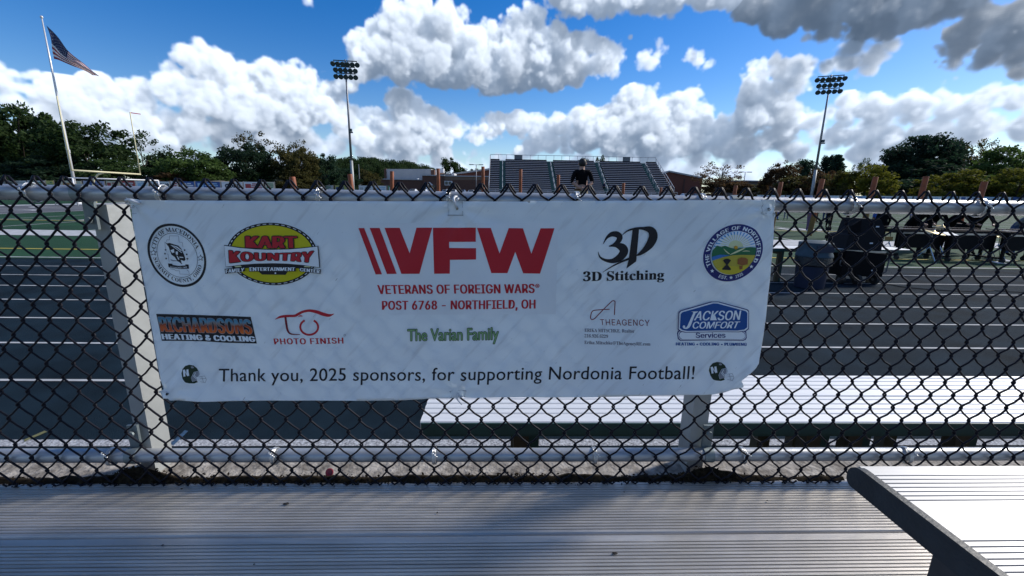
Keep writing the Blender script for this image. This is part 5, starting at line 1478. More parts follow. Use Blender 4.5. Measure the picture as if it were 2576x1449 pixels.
for ry in range(9):
    for rx in range(6 if ry % 2 == 0 else 5):
        u = (.40) * (rx + (.5 if ry % 2 == 0 else 1)) / 6.0; v = 7 / 13 * (ry + .6) / 9.4
        c0 = flagpt(u, v); e = .045
        du = (flagpt(u + .02, v) - c0).normalized(); dv = (flagpt(u, v + .02) - c0).normalized(); nn = du.cross(dv).normalized()
        nn = nn if nn.y < 0 else -nn
        b.add([c0 + nn * .012 + du * e * (1 if k % 2 == 0 else .42) * math.sin(R(36 * k)) - dv * e * (1 if k % 2 == 0 else .42) * math.cos(R(36 * k)) for k in range(10)], [tuple(range(10))], 3)
fl = b.build('flag', [m_fr, m_fw, m_fb, m_fs], origin=HT)
fl.data.polygons.foreach_set('use_smooth', [True] * len(fl.data.polygons))
tag(fl, 'striped flag with starred blue corner drooping from the flagpole', 'flag')
# floodlight poles
m_lamp = mat('lamp_housing', (.06, .085, .09), .5, metal=.2, var=.2); m_pole = mat('weathered_steel_pole', (.24, .245, .26), .5, metal=.4, var=.15, scale=2)
m_glass = mat('lamp_glass', (.25, .27, .28), .15)
def flood(xt, yt, xb, dist, label, aim, w_px):
    tp_ = on_d(xt, yt, dist)
    o = thing('floodlight_pole', (tp_.x, tp_.y, 0), label, 'floodlight', 'tall stadium floodlights beyond the field')
    b = MB(); b.tube([(tp_.x, tp_.y, 0), (tp_.x, tp_.y, tp_.z * .30)], [.30, .26], 14); b.build('pole_base', m_galv2, o, True)
    b = MB(); b.tube([(tp_.x, tp_.y, tp_.z * .30), (tp_.x, tp_.y, tp_.z * .62), (tp_.x, tp_.y, tp_.z + .2)], [.22, .18, .12], 12); b.build('pole', m_pole, o, True)
    sc_ = dist / FPX
    ax = Vector((math.cos(aim), math.sin(aim), 0)); fw = Vector((math.sin(aim), -math.cos(aim), 0))
    for row, (n, dz, hw) in enumerate(((6, 0, 26), (5, -13, 21), (5, -27, 21))):
        z = tp_.z + dz * sc_
        b = MB(); b.tube([Vector((tp_.x, tp_.y, z)) - ax * hw * sc_, Vector((tp_.x, tp_.y, z)) + ax * hw * sc_], .09, 8); b.build('crossarm', m_lamp, o)
        for k in range(n):
            c = Vector((tp_.x, tp_.y, z - .48)) + ax * (hw * sc_ * (-1 + 2 * k / (n - 1)))
            d = (fw + ax * (-.3 + .6 * k / (n - 1)) + Vector((0, 0, -.75))).normalized()
            b = MB(); b.lathe(c - d * .30, [(.12, 0), (.22, .06), (.30, .22), (.42, .52), (.44, .66)], 14, ax=d)
            b.tube([c - d * .25, c - d * .15 + Vector((0, 0, .48))], .05, 6)
            lam = autosmooth(b.build('lamp', m_lamp, o))
            b = MB(); b.lathe(c - d * .30, [(.02, .6), (.40, .605), (.40, .62), (.02, .63)], 14, ax=d); b.build('lens', m_glass, lam)
    q = Vector((tp_.x, tp_.y, tp_.z * .50 + .5)); b = MB(); b.lbox(q + ax * .3 + Vector((0, -.2, 0)), ax, fw, (0, 0, 1), .22, .3, .22); b.lbox(q + ax * .3 + Vector((0, -.2, -.4)), ax, fw, (0, 0, 1), .35, .2, .1); b.build('speaker_horn', m_lamp, o)
flood(868, 153, 890, 82, 'tall floodlight pole left of the banner centre, its lamps turned towards the field', .15, 60)
flood(2091, 191, 2045, 86, 'tall dark floodlight pole at the right, leaning against bright clouds', -.35, 54)
def street(x, y, d, label, arm=.9):
    p = on_d(x, y, d)
    o = thing('street_lamp', (p.x, p.y, 1.1), label, 'street lamp', 'parking lot lamps')
    b = MB(); b.tube([(p.x, p.y, 1.1), p], [.13, .09], 8); b.build('pole', m_pole, o, True)
    b = MB(); b.tube([p - Vector((arm, 0, 0)), p + Vector((arm, 0, 0))], .06, 6)
    b.build('arm', m_pole, o, True)
    for sx_ in (-1, 1):
        b = MB(); b.lbox(p + Vector((sx_ * (arm + .5), 0, .02)), (1, 0, 0), (0, 1, 0), (0, 0, 1), .6, .25, .09); b.build('lamp_head', m_lamp, o)
street(1198, 414.5, 118, 'slim parking lot lamp left of the far bleachers', .8)
street(1875, 433, 125, 'slim parking lot lamp right of the round reddish tree', .7)
p = on_d(902, 413, 108); b = MB(); b.tube([(p.x, p.y, 0), p], [.16, .1], 8); tag(b.build('pole', m_pole, origin=(p.x, p.y, 0)), 'plain pole in front of the wooded hill right of the left floodlight', 'pole')
p = on_d(674, 413, 88)
up_ = thing('utility_pole', (p.x, p.y, 0), 'thin utility pole with crossarms in front of the dark trees', 'utility pole')
m_wood2 = mat('grey_timber', (.14, .12, .10), .9)
b = MB(); b.tube([(p.x + .7, p.y, 0), p], [.15, .1], 8); b.build('pole', m_wood2, up_)
for dz, w in ((0.1, .85), (4.55, 1.3), (6.0, 1.2)):
    b = MB(); b.lbox((p.x + .7 * dz / p.z, p.y - .12, p.z - dz), (1, 0, 0), (0, 1, 0), (0, 0, 1), w, .06, .06); b.build('crossarm', m_wood2, up_)

# ------------------------------------------------------------------ far bleachers
BF, BB, NR = 84.0, 95.0, 17
m_seat = mat('bleacher_seat', (.74, .66, .66), .5, metal=.3, var=.05); m_dark = mat('bleacher_riser', (.016, .012, .018), .8); m_teal = mat('green_aisle', (.035, .10, .095), .6, var=.15, scale=4); m_rail = mat('bleacher_rail', (.45, .47, .50), .5, metal=.4)
zt_ = on_d(1234, 403, BB).z; zf_ = on_d(1230, 478, BF).z
sLft = ST(on_t(1234, 402, BB))[0]; sRgt = ST(on_t(1651, 407, BB))[0]
bl = thing('far_bleachers', W((sLft + sRgt) / 2, BF, 0), 'large far bleachers with rows of pale seats and green aisles', 'bleachers')
def bz(k): return zf_ + (zt_ - zf_) * k / (NR - 1)
def bt(k): return BF + (BB - BF) * k / (NR - 1)
aisles = []
for xt0, xt1, xb0, xb1 in ((280, 355, 270, 355), (878, 958, 930, 1005), (1480, 1556, 1575, 1660), (2070, 2140, 2225, 2310)):
    f = lambda X: (1880 + X / 3.22) / 1.565217
    a0 = ST(on_t(f(xt0), 404, BB))[0]; a1 = ST(on_t(f(xt1), 404, BB))[0]
    aisles.append((a0, a1))
segs = []; cur = sLft
for a0, a1 in aisles: segs.append((cur, a0)); cur = a1
segs.append((cur, sRgt))
for k in range(NR):
    t, z = bt(k), bz(k)
    dt = (BB - BF) / (NR - 1); dz = (zt_ - zf_) / (NR - 1)
    for s0_, s1_ in segs:
        b = MB(); b.box(s0_, s1_, t - .14, t + .14, z - .13, z); b.build('seat_row', m_seat, bl)
b = MB()
for k in range(NR):
    t, z = bt(k), bz(k); dt = (BB - BF) / (NR - 1); dz = (zt_ - zf_) / (NR - 1)
    for s0_, s1_ in segs:
        b.box(s0_, s1_, t + .16, t + .18, z - .34 - dz * .3, z + dz - .10)
        b.box(s0_, s1_, t - dt + .2, t + .15, z - .40, z - .36)
b.build('riser_boards', m_dark, bl)
for i, (a0, a1) in enumerate(aisles):
    b = MB()
    for k in range(NR * 2):
        kk = k / 2; t, z = BF + (BB - BF) * kk / (NR - 1), zf_ + (zt_ - zf_) * kk / (NR - 1)
        b.box(a0 + .02, a1 - .02, t - .2, t + (BB - BF) / (NR - 1) / 2 - .2, z - .55, z - .25)
    b.build('aisle_steps', m_teal, bl)
    b = MB(); m_ = (a0 + a1) / 2
    for k in range(0, NR - 2, 3):
        pts = [W(m_, bt(k), bz(k) - .25), W(m_, bt(k), bz(k) + .62), W(m_, bt(k + 2), bz(k + 2) + .62), W(m_, bt(k + 2), bz(k + 2) - .25)]
        b.tube(pts, .05, 6)
    b.build('aisle_handrail', m_rail, bl)
zg = on_d(1234, 388, BB).z
b = MB(); b.box(sLft, sRgt, BB + .45, BB + .5, zf_ - .9, zt_ - .05); b.build('back_panel', m_dark, bl)
b = MB()
NP = 22
for k in range(NP):
    s = sLft + (sRgt - sLft) * k / (NP - 1)
    b.tube([W(s, BB + .5, zt_ - .3), W(s, BB + .5, zg)], .045, 6)
b.tube([W(sLft, BB + .5, zg), W(sRgt, BB + .5, zg)], .05, 6); b.tube([W(sLft, BB + .5, zt_ + .08), W(sRgt, BB + .5, zt_ + .08)], .04, 6)
b.build('back_guardrail', m_rail, bl)
for s in (sLft - .05, sRgt + .05):
    b = MB()
    for k in range(0, NR + 1, 2):
        kk = min(k, NR - 1); b.tube([W(s, bt(kk), bz(kk) - .4), W(s, bt(kk), bz(kk) + 1.0)], .045, 6)
    b.tube([W(s, bt(0), bz(0) + 1.0), W(s, BB + .5, zt_ + 1.1)], .055, 6); b.tube([W(s, bt(0), bz(0) - .35), W(s, BB + .5, zt_ - .3)], .06, 6); b.tube([W(s, bt(0), bz(0) + .3), W(s, BB + .5, zt_ + .4)], .035, 6)
    b.build('end_guardrail', m_rail, bl)
m_grey = mat('sign_grey', (.11, .12, .13), .7); m_sgn = mat('sign_text', (.30, .31, .32), .7)
for x in (1304, 1576):
    q = on_t(x, 396 + (x - 1304) * .0165, BB + .4); s, _ = ST(q)
    b = MB(); b.box(s - .8, s + .8, BB + .38, BB + .44, q.z - .48, q.z + .48)
    for r in range(3): b.box(s - .6, s + .6, BB + .36, BB + .375, q.z + .2 - r * .26, q.z + .28 - r * .26, 1)
    b.build('notice_board', [m_grey, m_sgn], bl)
b = MB()
b.box(sLft, sRgt + .4, BF - 1.9, BF - .4, zf_ - 1.05, zf_ - .95)
for k in range(30):
    s = sLft + (sRgt - sLft) * k / 29; b.tube([W(s, BF - 1.9, zf_ - 1.0), W(s, BF - 1.9, zf_ + .1)], .035, 5); b.tube([W(s, BF - 1.85, 0), W(s, BF - 1.85, zf_ - 1.05)], .06, 5)
for z in (.1, -.25, -.6): b.tube([W(sLft, BF - 1.9, zf_ + z), W(sRgt, BF - 1.9, zf_ + z)], .035, 6)
b.build('front_walkway', m_rail, bl)
b = MB(); b.box(sLft, sRgt, BF - .4, BF - .3, .0, zf_ - .1); b.build('front_skirt', m_dark, bl)
# somebody sitting by the aisle over there
ap = ST(on_t(1523, 470, BF))[0]
sit = dict(pel=(0, 0, .50), abd=(0, -.02, .68), che=(0, -.04, .88), nek=(0, -.05, 1.05), hea=(0, -.07, 1.16), top=(0, -.07, 1.29), shL=(.17, -.04, 1.0), shR=(-.17, -.04, 1.0), elL=(.24, -.06, .74), elR=(-.24, -.06, .74), wrL=(.15, -.25, .62), wrR=(-.15, -.25, .62), haL=(.12, -.33, .60), haR=(-.12, -.33, .60), hiL=(.1, -.05, .48), hiR=(-.1, -.05, .48), knL=(.13, -.45, .50), knR=(-.13, -.45, .50), anL=(.13, -.45, .10), anR=(-.13, -.45, .10), toL=(.13, -.6, .04), toR=(-.13, -.6, .04))
pp = W(ap, bt(2) - .1, bz(2) - .46)
person('person in a white cap and dark clothes sitting by the aisle of the far bleachers', pp, 0, sit, 'navy', 'black', cap='white', scale=1.15)

# ------------------------------------------------------------------ school buildings
m_brick = mat('brown_brick', (.115, .058, .040), .9, var=.18, scale=2.5, stretch=(1, 1, 6)); m_brick2 = mat('red_brick', (.145, .052, .034), .9, var=.18, scale=2.5, stretch=(1, 1, 6)); m_pale = mat('pale_panel', (.45, .44, .43), .8, var=.06, scale=.6)
m_tan = mat('tan_band', (.20, .14, .10), .85, var=.1); m_roof = mat('grey_roof', (.22, .23, .24), .7); m_coping = mat('pale_coping', (.42, .42, .41), .7); m_win = mat('window_glass', (.03, .04, .05), .15); m_wht = mat('white_paint', (.72, .73, .74), .5, var=.05)
G3 = lambda X: (1400 + X / 3.68) / 1.565217
H3 = lambda Y: (560 + Y / 3.68) / 1.565217
def wall(b, x0, x1, ytop, d, thick, zlow=1.0, mi=0, ytop2=None):
    a, c = on_d(x0, ytop, d), on_d(x1, ytop if ytop2 is None else ytop2, d)
    b.hexa([(a.x, d, zlow), (c.x, d, zlow), (c.x, d + thick, zlow), (a.x, d + thick, zlow), (a.x, d, a.z), (c.x, d, c.z), (c.x, d + thick, c.z), (a.x, d + thick, a.z)], mi)
    return a, c
sch = thing('school_building', (on_d(1100, 470, 128).x, 128, 1.1), 'long brown brick school building with a pale upper hall behind the far fence', 'school')
b = MB(); wall(b, G3(440), G3(1095), H3(388), 136, 22); b.build('upper_hall', m_pale, sch)
b = MB(); wall(b, G3(412), G3(442), H3(383), 135.7, 23); wall(b, G3(1092), G3(1140), H3(400), 135.7, 20); b.build('hall_pier', m_brick, sch)
b = MB(); wall(b, G3(360), G3(968), H3(542), 128, 10); b.build('lower_wall', m_brick, sch)
b = MB(); wall(b, G3(966), G3(1285), H3(484), 127.6, 12); b.build('entrance_block', m_brick, sch)
b = MB(); wall(b, G3(1283), G3(1960), H3(545), 127.8, 12); b.build('lower_wall', m_brick, sch)
a_ = on_d(G3(1283), H3(545), 127.8)
b = MB(); wall(b, G3(1283), G3(1960), H3(496), 127.9, 12, zlow=a_.z + .002); b.build('tan_fascia', m_tan, sch)
b = MB()
for (x0, x1, y, d) in ((G3(355), G3(968), H3(538), 127.9), (G3(964), G3(1287), H3(480), 127.5), (G3(1287), G3(1960), H3(492), 127.7)):
    a, c = on_d(x0, y, d), on_d(x1, y, d); b.lbox(((a.x + c.x) / 2, d + 5, (a.z + c.z) / 2), (1, 0, 0), (0, 1, 0), (0, 0, 1), (c.x - a.x) / 2, 5.2, .14)
b.build('coping', m_coping, sch)
b = MB(); a = on_d(G3(1435), H3(474), 150); c = on_d(G3(1975), H3(398), 150)
b.prism([(a.x, 150, 1), (c.x + 14, 150, 1), (c.x + 14, 150, c.z + 1.2), (c.x, 150, c.z), (a.x, 150, a.z)], (0, 30, 0)); b.build('gym_wall', m_brick2, sch)
b = MB(); b.hexa([(a.x - .6, 149.6, a.z + .02), (c.x, 149.6, c.z + .02), (c.x, 180, c.z + .02), (a.x - .6, 180, a.z + .02), (a.x - .6, 149.6, a.z + .55), (c.x, 149.6, c.z + .6), (c.x, 180, c.z + .6), (a.x - .6, 180, a.z + .55)]); b.build('gym_roof', m_coping, sch)
b = MB(); wall(b, G3(1165), G3(1400), H3(455), 142, 6); b.build('roof_plant', m_roof, sch)
b = MB(); wall(b, G3(1390), G3(1430), H3(450), 141.8, 6); wall(b, G3(1130), G3(1166), H3(402), 137.5, 6); wall(b, G3(1166), G3(1275), H3(442), 140, 2, zlow=9.4); b.build('roof_duct', m_wht, sch)
b = MB(); q = on_d(G3(848), H3(530), 126); b.lathe((q.x, 131, q.z - 1.2), [(.35, 0), (.35, .8), (.55, .82), (.55, 1.1), (.2, 1.5)], 10); b.build('roof_vent', m_wht, sch)
b = MB(); a, c = on_d(G3(1018), H3(578), 127.4), on_d(G3(1122), H3(578), 127.4)
b.prism([(a.x, 127.4, 1.0), (c.x, 127.4, 1.0), (c.x, 127.4, a.z - .8), (c.x - .9, 127.4, a.z), (a.x + .9, 127.4, a.z), (a.x, 127.4, a.z - .8)], (0, .12, 0)); dr = b.build('loading_door', m_wht, sch)
b = MB()
for xx in (1040, 1080): q = on_d(G3(xx), H3(640), 127.3); b.lbox((q.x + .7, 127.36, q.z), (1, 0, 0), (0, 1, 0), (0, 0, 1), .8, .03, .35)
b.build('door_glass', m_win, dr)
b = MB(); q = on_d(G3(1293), H3(592), 127.7); b.lbox((q.x, 127.72, q.z), (1, 0, 0), (0, 1, 0), (0, 0, 1), 2.2, .06, .62); fr = b.build('window', m_wht, sch)
b = MB()
for k in range(4): b.lbox((q.x - 1.5 + k, 127.64, q.z), (1, 0, 0), (0, 1, 0), (0, 0, 1), .42, .02, .45)
b.build('pane', m_win, fr)
F5 = lambda X: (2600 + X / 3.68) / 1.565217
I5 = lambda Y: (500 + Y / 3.68) / 1.565217
gy = thing('gym_building', (on_d(1720, 460, 122).x, 122, 1.1), 'red brick gym with a sloping roof right of the far bleachers', 'gym')
pk, rt = on_d(F5(120), I5(652), 122), on_d(F5(612), I5(750), 122); lf = on_d(F5(-170), I5(760), 122)
b = MB(); b.prism([(lf.x, 122, 1), (rt.x, 122, 1), (rt.x, 122, rt.z), (pk.x, 122, pk.z), (lf.x, 122, lf.z)], (0, 30, 0)); b.build('brick_wall', m_brick2, gy)
b = MB()
for p0, p1 in ((lf, pk), (pk, rt)):
    b.hexa([(p0.x, 121.6, p0.z + .01), (p1.x, 121.6, p1.z + .01), (p1.x, 153, p1.z + .01), (p0.x, 153, p0.z + .01), (p0.x, 121.6, p0.z + .4), (p1.x, 121.6, p1.z + .4), (p1.x, 153, p1.z + .4), (p0.x, 153, p0.z + .4)])
b.build('roof', m_coping, gy)
b = MB(); q = on_d(F5(352), I5(740), 121.9); b.box(0, 0, 0, 0, 0, 0) if False else b.lbox((q.x, 121.93, q.z / 2 + .4), (1, 0, 0), (0, 1, 0), (0, 0, 1), .18, .05, q.z / 2 - .6); b.build('downpipe', mat('downpipe_brown', (.07, .03, .02), .7), gy)
lo = thing('low_building', (on_d(1900, 470, 170).x, 170, 1.1), 'low grey brown building behind the right floodlight pole and the brown trees', 'building')
b = MB(); wall(b, 1852, 1990, 457.5, 170, 20); b.build('wall', mat('dull_cladding', (.11, .095, .085), .85), lo)
b = MB(); a, c = on_d(1850, 456, 169.5), on_d(1992, 456, 169.5); b.lbox(((a.x + c.x) / 2, 180, a.z + .2), (1, 0, 0), (0, 1, 0), (0, 0, 1), (c.x - a.x) / 2, 11, .2); b.build('roof', m_roof, lo)
b = MB()
for x in (1888, 1908): q = on_d(x, 484, 169.9); b.lbox((q.x, 169.95, q.z), (1, 0, 0), (0, 1, 0), (0, 0, 1), .9, .04, 1.0)
b.build('doorway', m_win, lo)
# concession stand and shed
def hut(x0, x1, ye, yr, d, label, mw, mr, name):
    a, c = on_d(x0, ye, d), on_d(x1, ye, d); r0 = on_d((x0 + x1) / 2, yr, d)
    o = thing(name, ((a.x + c.x) / 2, d, 0), label, 'hut')
    b = MB(); b.hexa([(a.x, d, 0), (c.x, d, 0), (c.x, d + 5, 0), (a.x, d + 5, 0), (a.x, d, a.z), (c.x, d, a.z), (c.x, d + 5, a.z), (a.x, d + 5, a.z)]); b.build('wall', mw, o)
    b = MB(); e = .6; m_ = (a.x + c.x) / 2; w3 = (c.x - a.x) * .2
    b.hexa([(a.x - e, d - e, a.z + .01), (c.x + e, d - e, a.z + .01), (c.x + e, d + 5 + e, a.z + .01), (a.x - e, d + 5 + e, a.z + .01), (m_ - w3, d + 2.2, r0.z), (m_ + w3, d + 2.2, r0.z), (m_ + w3, d + 2.8, r0.z), (m_ - w3, d + 2.8, r0.z)]); b.build('roof', mr, o)
    b = MB(); b.lbox((m_, d - .02, 1.4), (1, 0, 0), (0, 1, 0), (0, 0, 1), (c.x - a.x) * .16, .03, .8); b.build('serving_hatch', m_win, o)
hut(448, 556, 455.5, 450.5, 68, 'low shed with a grey hipped roof behind the blue sponsor banners', mat('shed_wall', (.10, .10, .11), .8), mat('shed_roof', (.17, .165, .16), .9), 'shed')
hut(744, 806, 462.5, 459, 92, 'small stand with a flat white roof left of the left floodlight', mat('stand_wall', (.16, .13, .11), .8), m_wht, 'concession_stand')
# ------------------------------------------------------------------ cars
m_cg = mat('car_glass', (.015, .02, .025), .1)
def car_proto(col, label, p, rough=.3):
    o = thing('parked_car', p, label, 'car', 'cars parked before the school')
    x, y, z = p; m_ = mat('car_paint_' + '_'.join('%02d' % int(c * 99) for c in col), col, rough, var=.03, coat=.5)
    b = MB()
    def sec(yy, w, z0, z1, wt): return [(x - w, y + yy, z + z0), (x + w, y + yy, z + z0), (x + w, y + yy, z + z1 * .75), (x + wt, y + yy, z + z1), (x - wt, y + yy, z + z1), (x - w, y + yy, z + z1 * .75)]
    S = [sec(0, .80, .35, .70, .70), sec(.15, .9, .25, .92, .76), sec(1.1, .92, .25, 1.0, .72), sec(1.9, .92, .25, 1.45, .62), sec(3.3, .92, .25, 1.48, .62), sec(4.2, .90, .25, 1.05, .70), sec(4.5, .84, .35, .80, .70)]
    vs = [v for s in S for v in s]; fs = [(i * 6 + k, i * 6 + (k + 1) % 6, (i + 1) * 6 + (k + 1) % 6, (i + 1) * 6 + k) for i in range(6) for k in range(6)]
    b.add(vs, fs + [(5, 4, 3, 2, 1, 0), tuple(36 + k for k in range(6))]); autosmooth(b.build('body', m_, o), 50)
    b = MB(); b.add([(x - .66, y + 1.12, z + 1.02), (x + .66, y + 1.12, z + 1.02), (x + .58, y + 1.84, z + 1.44), (x - .58, y + 1.84, z + 1.44)], [(0, 1, 2, 3)])
    gl = b.build('windscreen', m_cg, o); gl.modifiers.new('t', 'SOLIDIFY').thickness = .03
    for sx_ in (-1, 1):
        b = MB(); b.lbox((x + sx_ * .62, y - .01, z + .68), (1, 0, 0), (0, 1, 0), (0, 0, 1), .16, .05, .07); b.build('headlight', m_chrome, o)
        for yy in (.9, 3.6):
            b = MB(); b.tube([(x + sx_ * .80, y + yy, z + .32), (x + sx_ * .94, y + yy, z + .32)], .32, 14); b.build('wheel', m_rubber, o)
    return o
for (x, col, lab) in ((1011, (.03, .03, .04), 'dark car parked at the left end of the brown school'), (1034, (.72, .73, .74), 'white car parked left of the white loading door'), (1061, (.60, .62, .64), 'pale silver car parked just left of the white loading door'), (1118, (.70, .71, .72), 'white car parked behind the fourth orange column'),
                      (1137, (.68, .70, .72), 'white car parked under the narrow school window'), (1160, (.10, .14, .22), 'dark blue car parked right of the school window'), (1184, (.74, .74, .74), 'white car parked below the street lamp left of the bleachers'), (1206, (.62, .63, .65), 'pale car parked nearest the far bleachers, on their left'),
                      (1735, (.66, .68, .70), 'pale car parked in front of the red brick gym'), (1766, (.05, .06, .08), 'dark car parked at the right corner of the gym'), (1790, (.66, .68, .70), 'pale car parked under the round reddish tree'), (1812, (.55, .57, .60), 'grey car parked at the right under the reddish tree')):
    q = on_d(x, 478, 108); car_proto(col, lab, Vector((q.x, 108, 1.13)))
# ------------------------------------------------------------------ sponsor banners along the far fence
ADC = dict(white=(.66, .68, .70), cream=(.62, .56, .42), blue=(.03, .09, .28), grey=(.40, .42, .45), green=(.06, .22, .10), red=(.38, .05, .05), yellow=(.55, .50, .16), sky=(.30, .48, .66), lilac=(.42, .42, .56), orange=(.5, .22, .06))
ADM = {k: mat('ad_' + k, v, .6, var=.08, scale=3) for k, v in ADC.items()}
m_dkink = mat('ad_ink', (.03, .035, .05), .6)
def ad(x0, x1, yt, d0, d1, c, c2, label, hgt=1.25, word=None):
    a, e = on_d(x0, yt, d0), on_d(x1, yt + (x1 - x0) * .0165, d1)
    o = thing('fence_banner', ((a.x + e.x) / 2, (a.y + e.y) / 2, 0), label, 'banner', 'sponsor banners along the far fence')
    dx = Vector((e.x - a.x, e.y - a.y, 0)); L_ = dx.length; dx.normalize(); n = Vector((dx.y, -dx.x, 0))
    z1 = (a.z + e.z) / 2; z0 = z1 - hgt
    M = Vector(((a.x + e.x) / 2, (a.y + e.y) / 2, (z0 + z1) / 2))
    b = MB(); b.lbox(M, dx, n, (0, 0, 1), L_ / 2 - .04, .015, hgt / 2); b.build('panel', ADM[c], o)
    b = MB(); rr = random.Random(int(x0))
    if word is None:
        b.lbox(M + n * .022 - dx * L_ * rr.uniform(.15, .3) + Vector((0, 0, rr.uniform(-.1, .15))), dx, n, (0, 0, 1), L_ * rr.uniform(.08, .16), .004, hgt * rr.uniform(.22, .36))
        for k in range(rr.randint(2, 4)):
            b.lbox(M + n * .022 + dx * L_ * .14 + Vector((0, 0, hgt * (.28 - .2 * k))), dx, n, (0, 0, 1), L_ * rr.uniform(.12, .28), .004, hgt * .055)
        b.build('printed_block', ADM[c2], o)
    else:
        me = text_mesh(word, F_SANS, .05, 1.05); xs = [v.co.x for v in me.vertices]; ys = [v.co.y for v in me.vertices]; w_ = max(xs) - min(xs); h_ = max(ys) - min(ys)
        vs = [M + n * .022 + dx * ((v.co.x - min(xs)) / w_ - .42) * L_ * .80 + Vector((0, 0, ((v.co.y - min(ys)) / h_ - .42) * hgt * .52)) for v in me.vertices]
        b.add(vs, [tuple(p.vertices) for p in me.polygons]); b.build('printed_lettering', m_dkink, o); bpy.data.meshes.remove(me)
    for q in (a, e):
        b = MB(); qq = q - Vector((dx.x, dx.y, 0)) * 0; b.tube([(q.x, q.y + .05, 0), (q.x, q.y + .05, z1 + .06)], .035, 6); b.build('post', m_pole, o)
la = [(-46, 12, 'grey', 'blue'), (16, 66, 'white', 'grey'), (68, 112, 'white', 'green'), (114, 134, 'yellow', 'green'), (146, 204, 'cream', 'orange'), (208, 262, 'lilac', 'blue'), (266, 300, 'cream', 'red'), (302, 338, 'red', 'white'), (340, 372, 'white', 'sky'), (0, 0, 0, 0), (428, 446, 'white', 'red'), (452, 488, 'blue', 'white'), (490, 553, 'blue', 'sky'), (0, 1, 0, 0), (612, 662, 'white', 'red'), (666, 690, 'cream', 'green')]
adlab = {'grey': 'grey', 'white': 'white', 'cream': 'cream', 'yellow': 'yellow', 'lilac': 'pale lilac', 'red': 'red', 'blue': 'deep blue'}
pl = ['at the far left edge', 'second from the far left edge', 'left of the narrow yellow one', 'left of the cream one', 'left of the goal post', 'right behind the flagpole base', 'just right of the flagpole', 'left of the panel with dark block letters', 'touching the panel with dark block letters', '', 'at the left end of the shed', 'under the left half of the shed roof', 'under the right half of the shed roof', '', 'right of the scribbled script panel', 'left of the utility pole']
for (x0, x1, c, c2), w_ in zip(la, pl):
    if x1 - x0 < 5: continue
    ad(x0, x1, 453.5 + x0 * .006, 60, 60.3, c, c2, f'{adlab[c]} sponsor panel {w_}')
ad(376, 426, 456, 60, 60.3, 'white', 'blue', 'white sponsor panel with bold dark block letters', word='FOCUS')
ad(556, 610, 457, 60, 60.3, 'white', 'grey', 'white sponsor panel with dark slanted script lettering', word='Quills')
lb = [(700, 726, 'blue', 'grey', 'left of the concession stand'), (786, 838, 'white', 'green', 'right of the concession stand'), (842, 872, 'yellow', 'blue', 'below the second orange column'), (902, 938, 'white', 'grey', 'right of the left floodlight base'), (942, 972, 'white', 'sky', 'next to the green one by the school'), (975, 1000, 'green', 'white', 'at the left corner of the school')]
for x0, x1, c, c2, w_ in lb:
    ad(x0, x1, 464.5 + (x0 - 700) * .010, 84, 84.2, c, c2, f'{ {"green": "green"}.get(c, adlab.get(c, c)) } sponsor panel {w_}', hgt=1.6)
lcR = [(1905, 1938, 'white', 'blue'), (1940, 1975, 'white', 'grey'), (1978, 2012, 'grey', 'sky'), (2014, 2046, 'lilac', 'blue'), (2050, 2078, 'orange', 'red'), (2080, 2112, 'white', 'sky'), (2114, 2138, 'grey', 'blue'), (2140, 2180, 'sky', 'blue'), (2214, 2252, 'white', 'blue'), (2255, 2296, 'white', 'grey'), (2299, 2330, 'grey', 'blue'), (2334, 2370, 'white', 'sky'), (2374, 2410, 'sky', 'white'), (2414, 2460, 'white', 'blue'), (2464, 2510, 'sky', 'grey'), (2513, 2545, 'white', 'sky'), (2549, 2600, 'blue', 'white')]
for i, (x0, x1, c, c2) in enumerate(lcR):
    nm = {'sky': 'sky blue', 'orange': 'orange'}.get(c, adlab.get(c, c))
    ad(x0, x1, 490.5 + (x0 - 1905) * .008, 72, 71.8, c, c2, f'{nm} sponsor panel, {RANK[i] if i < 15 else ("sixteenth" if i == 15 else "seventeenth")} from the left on the right-hand far fence', hgt=1.0)
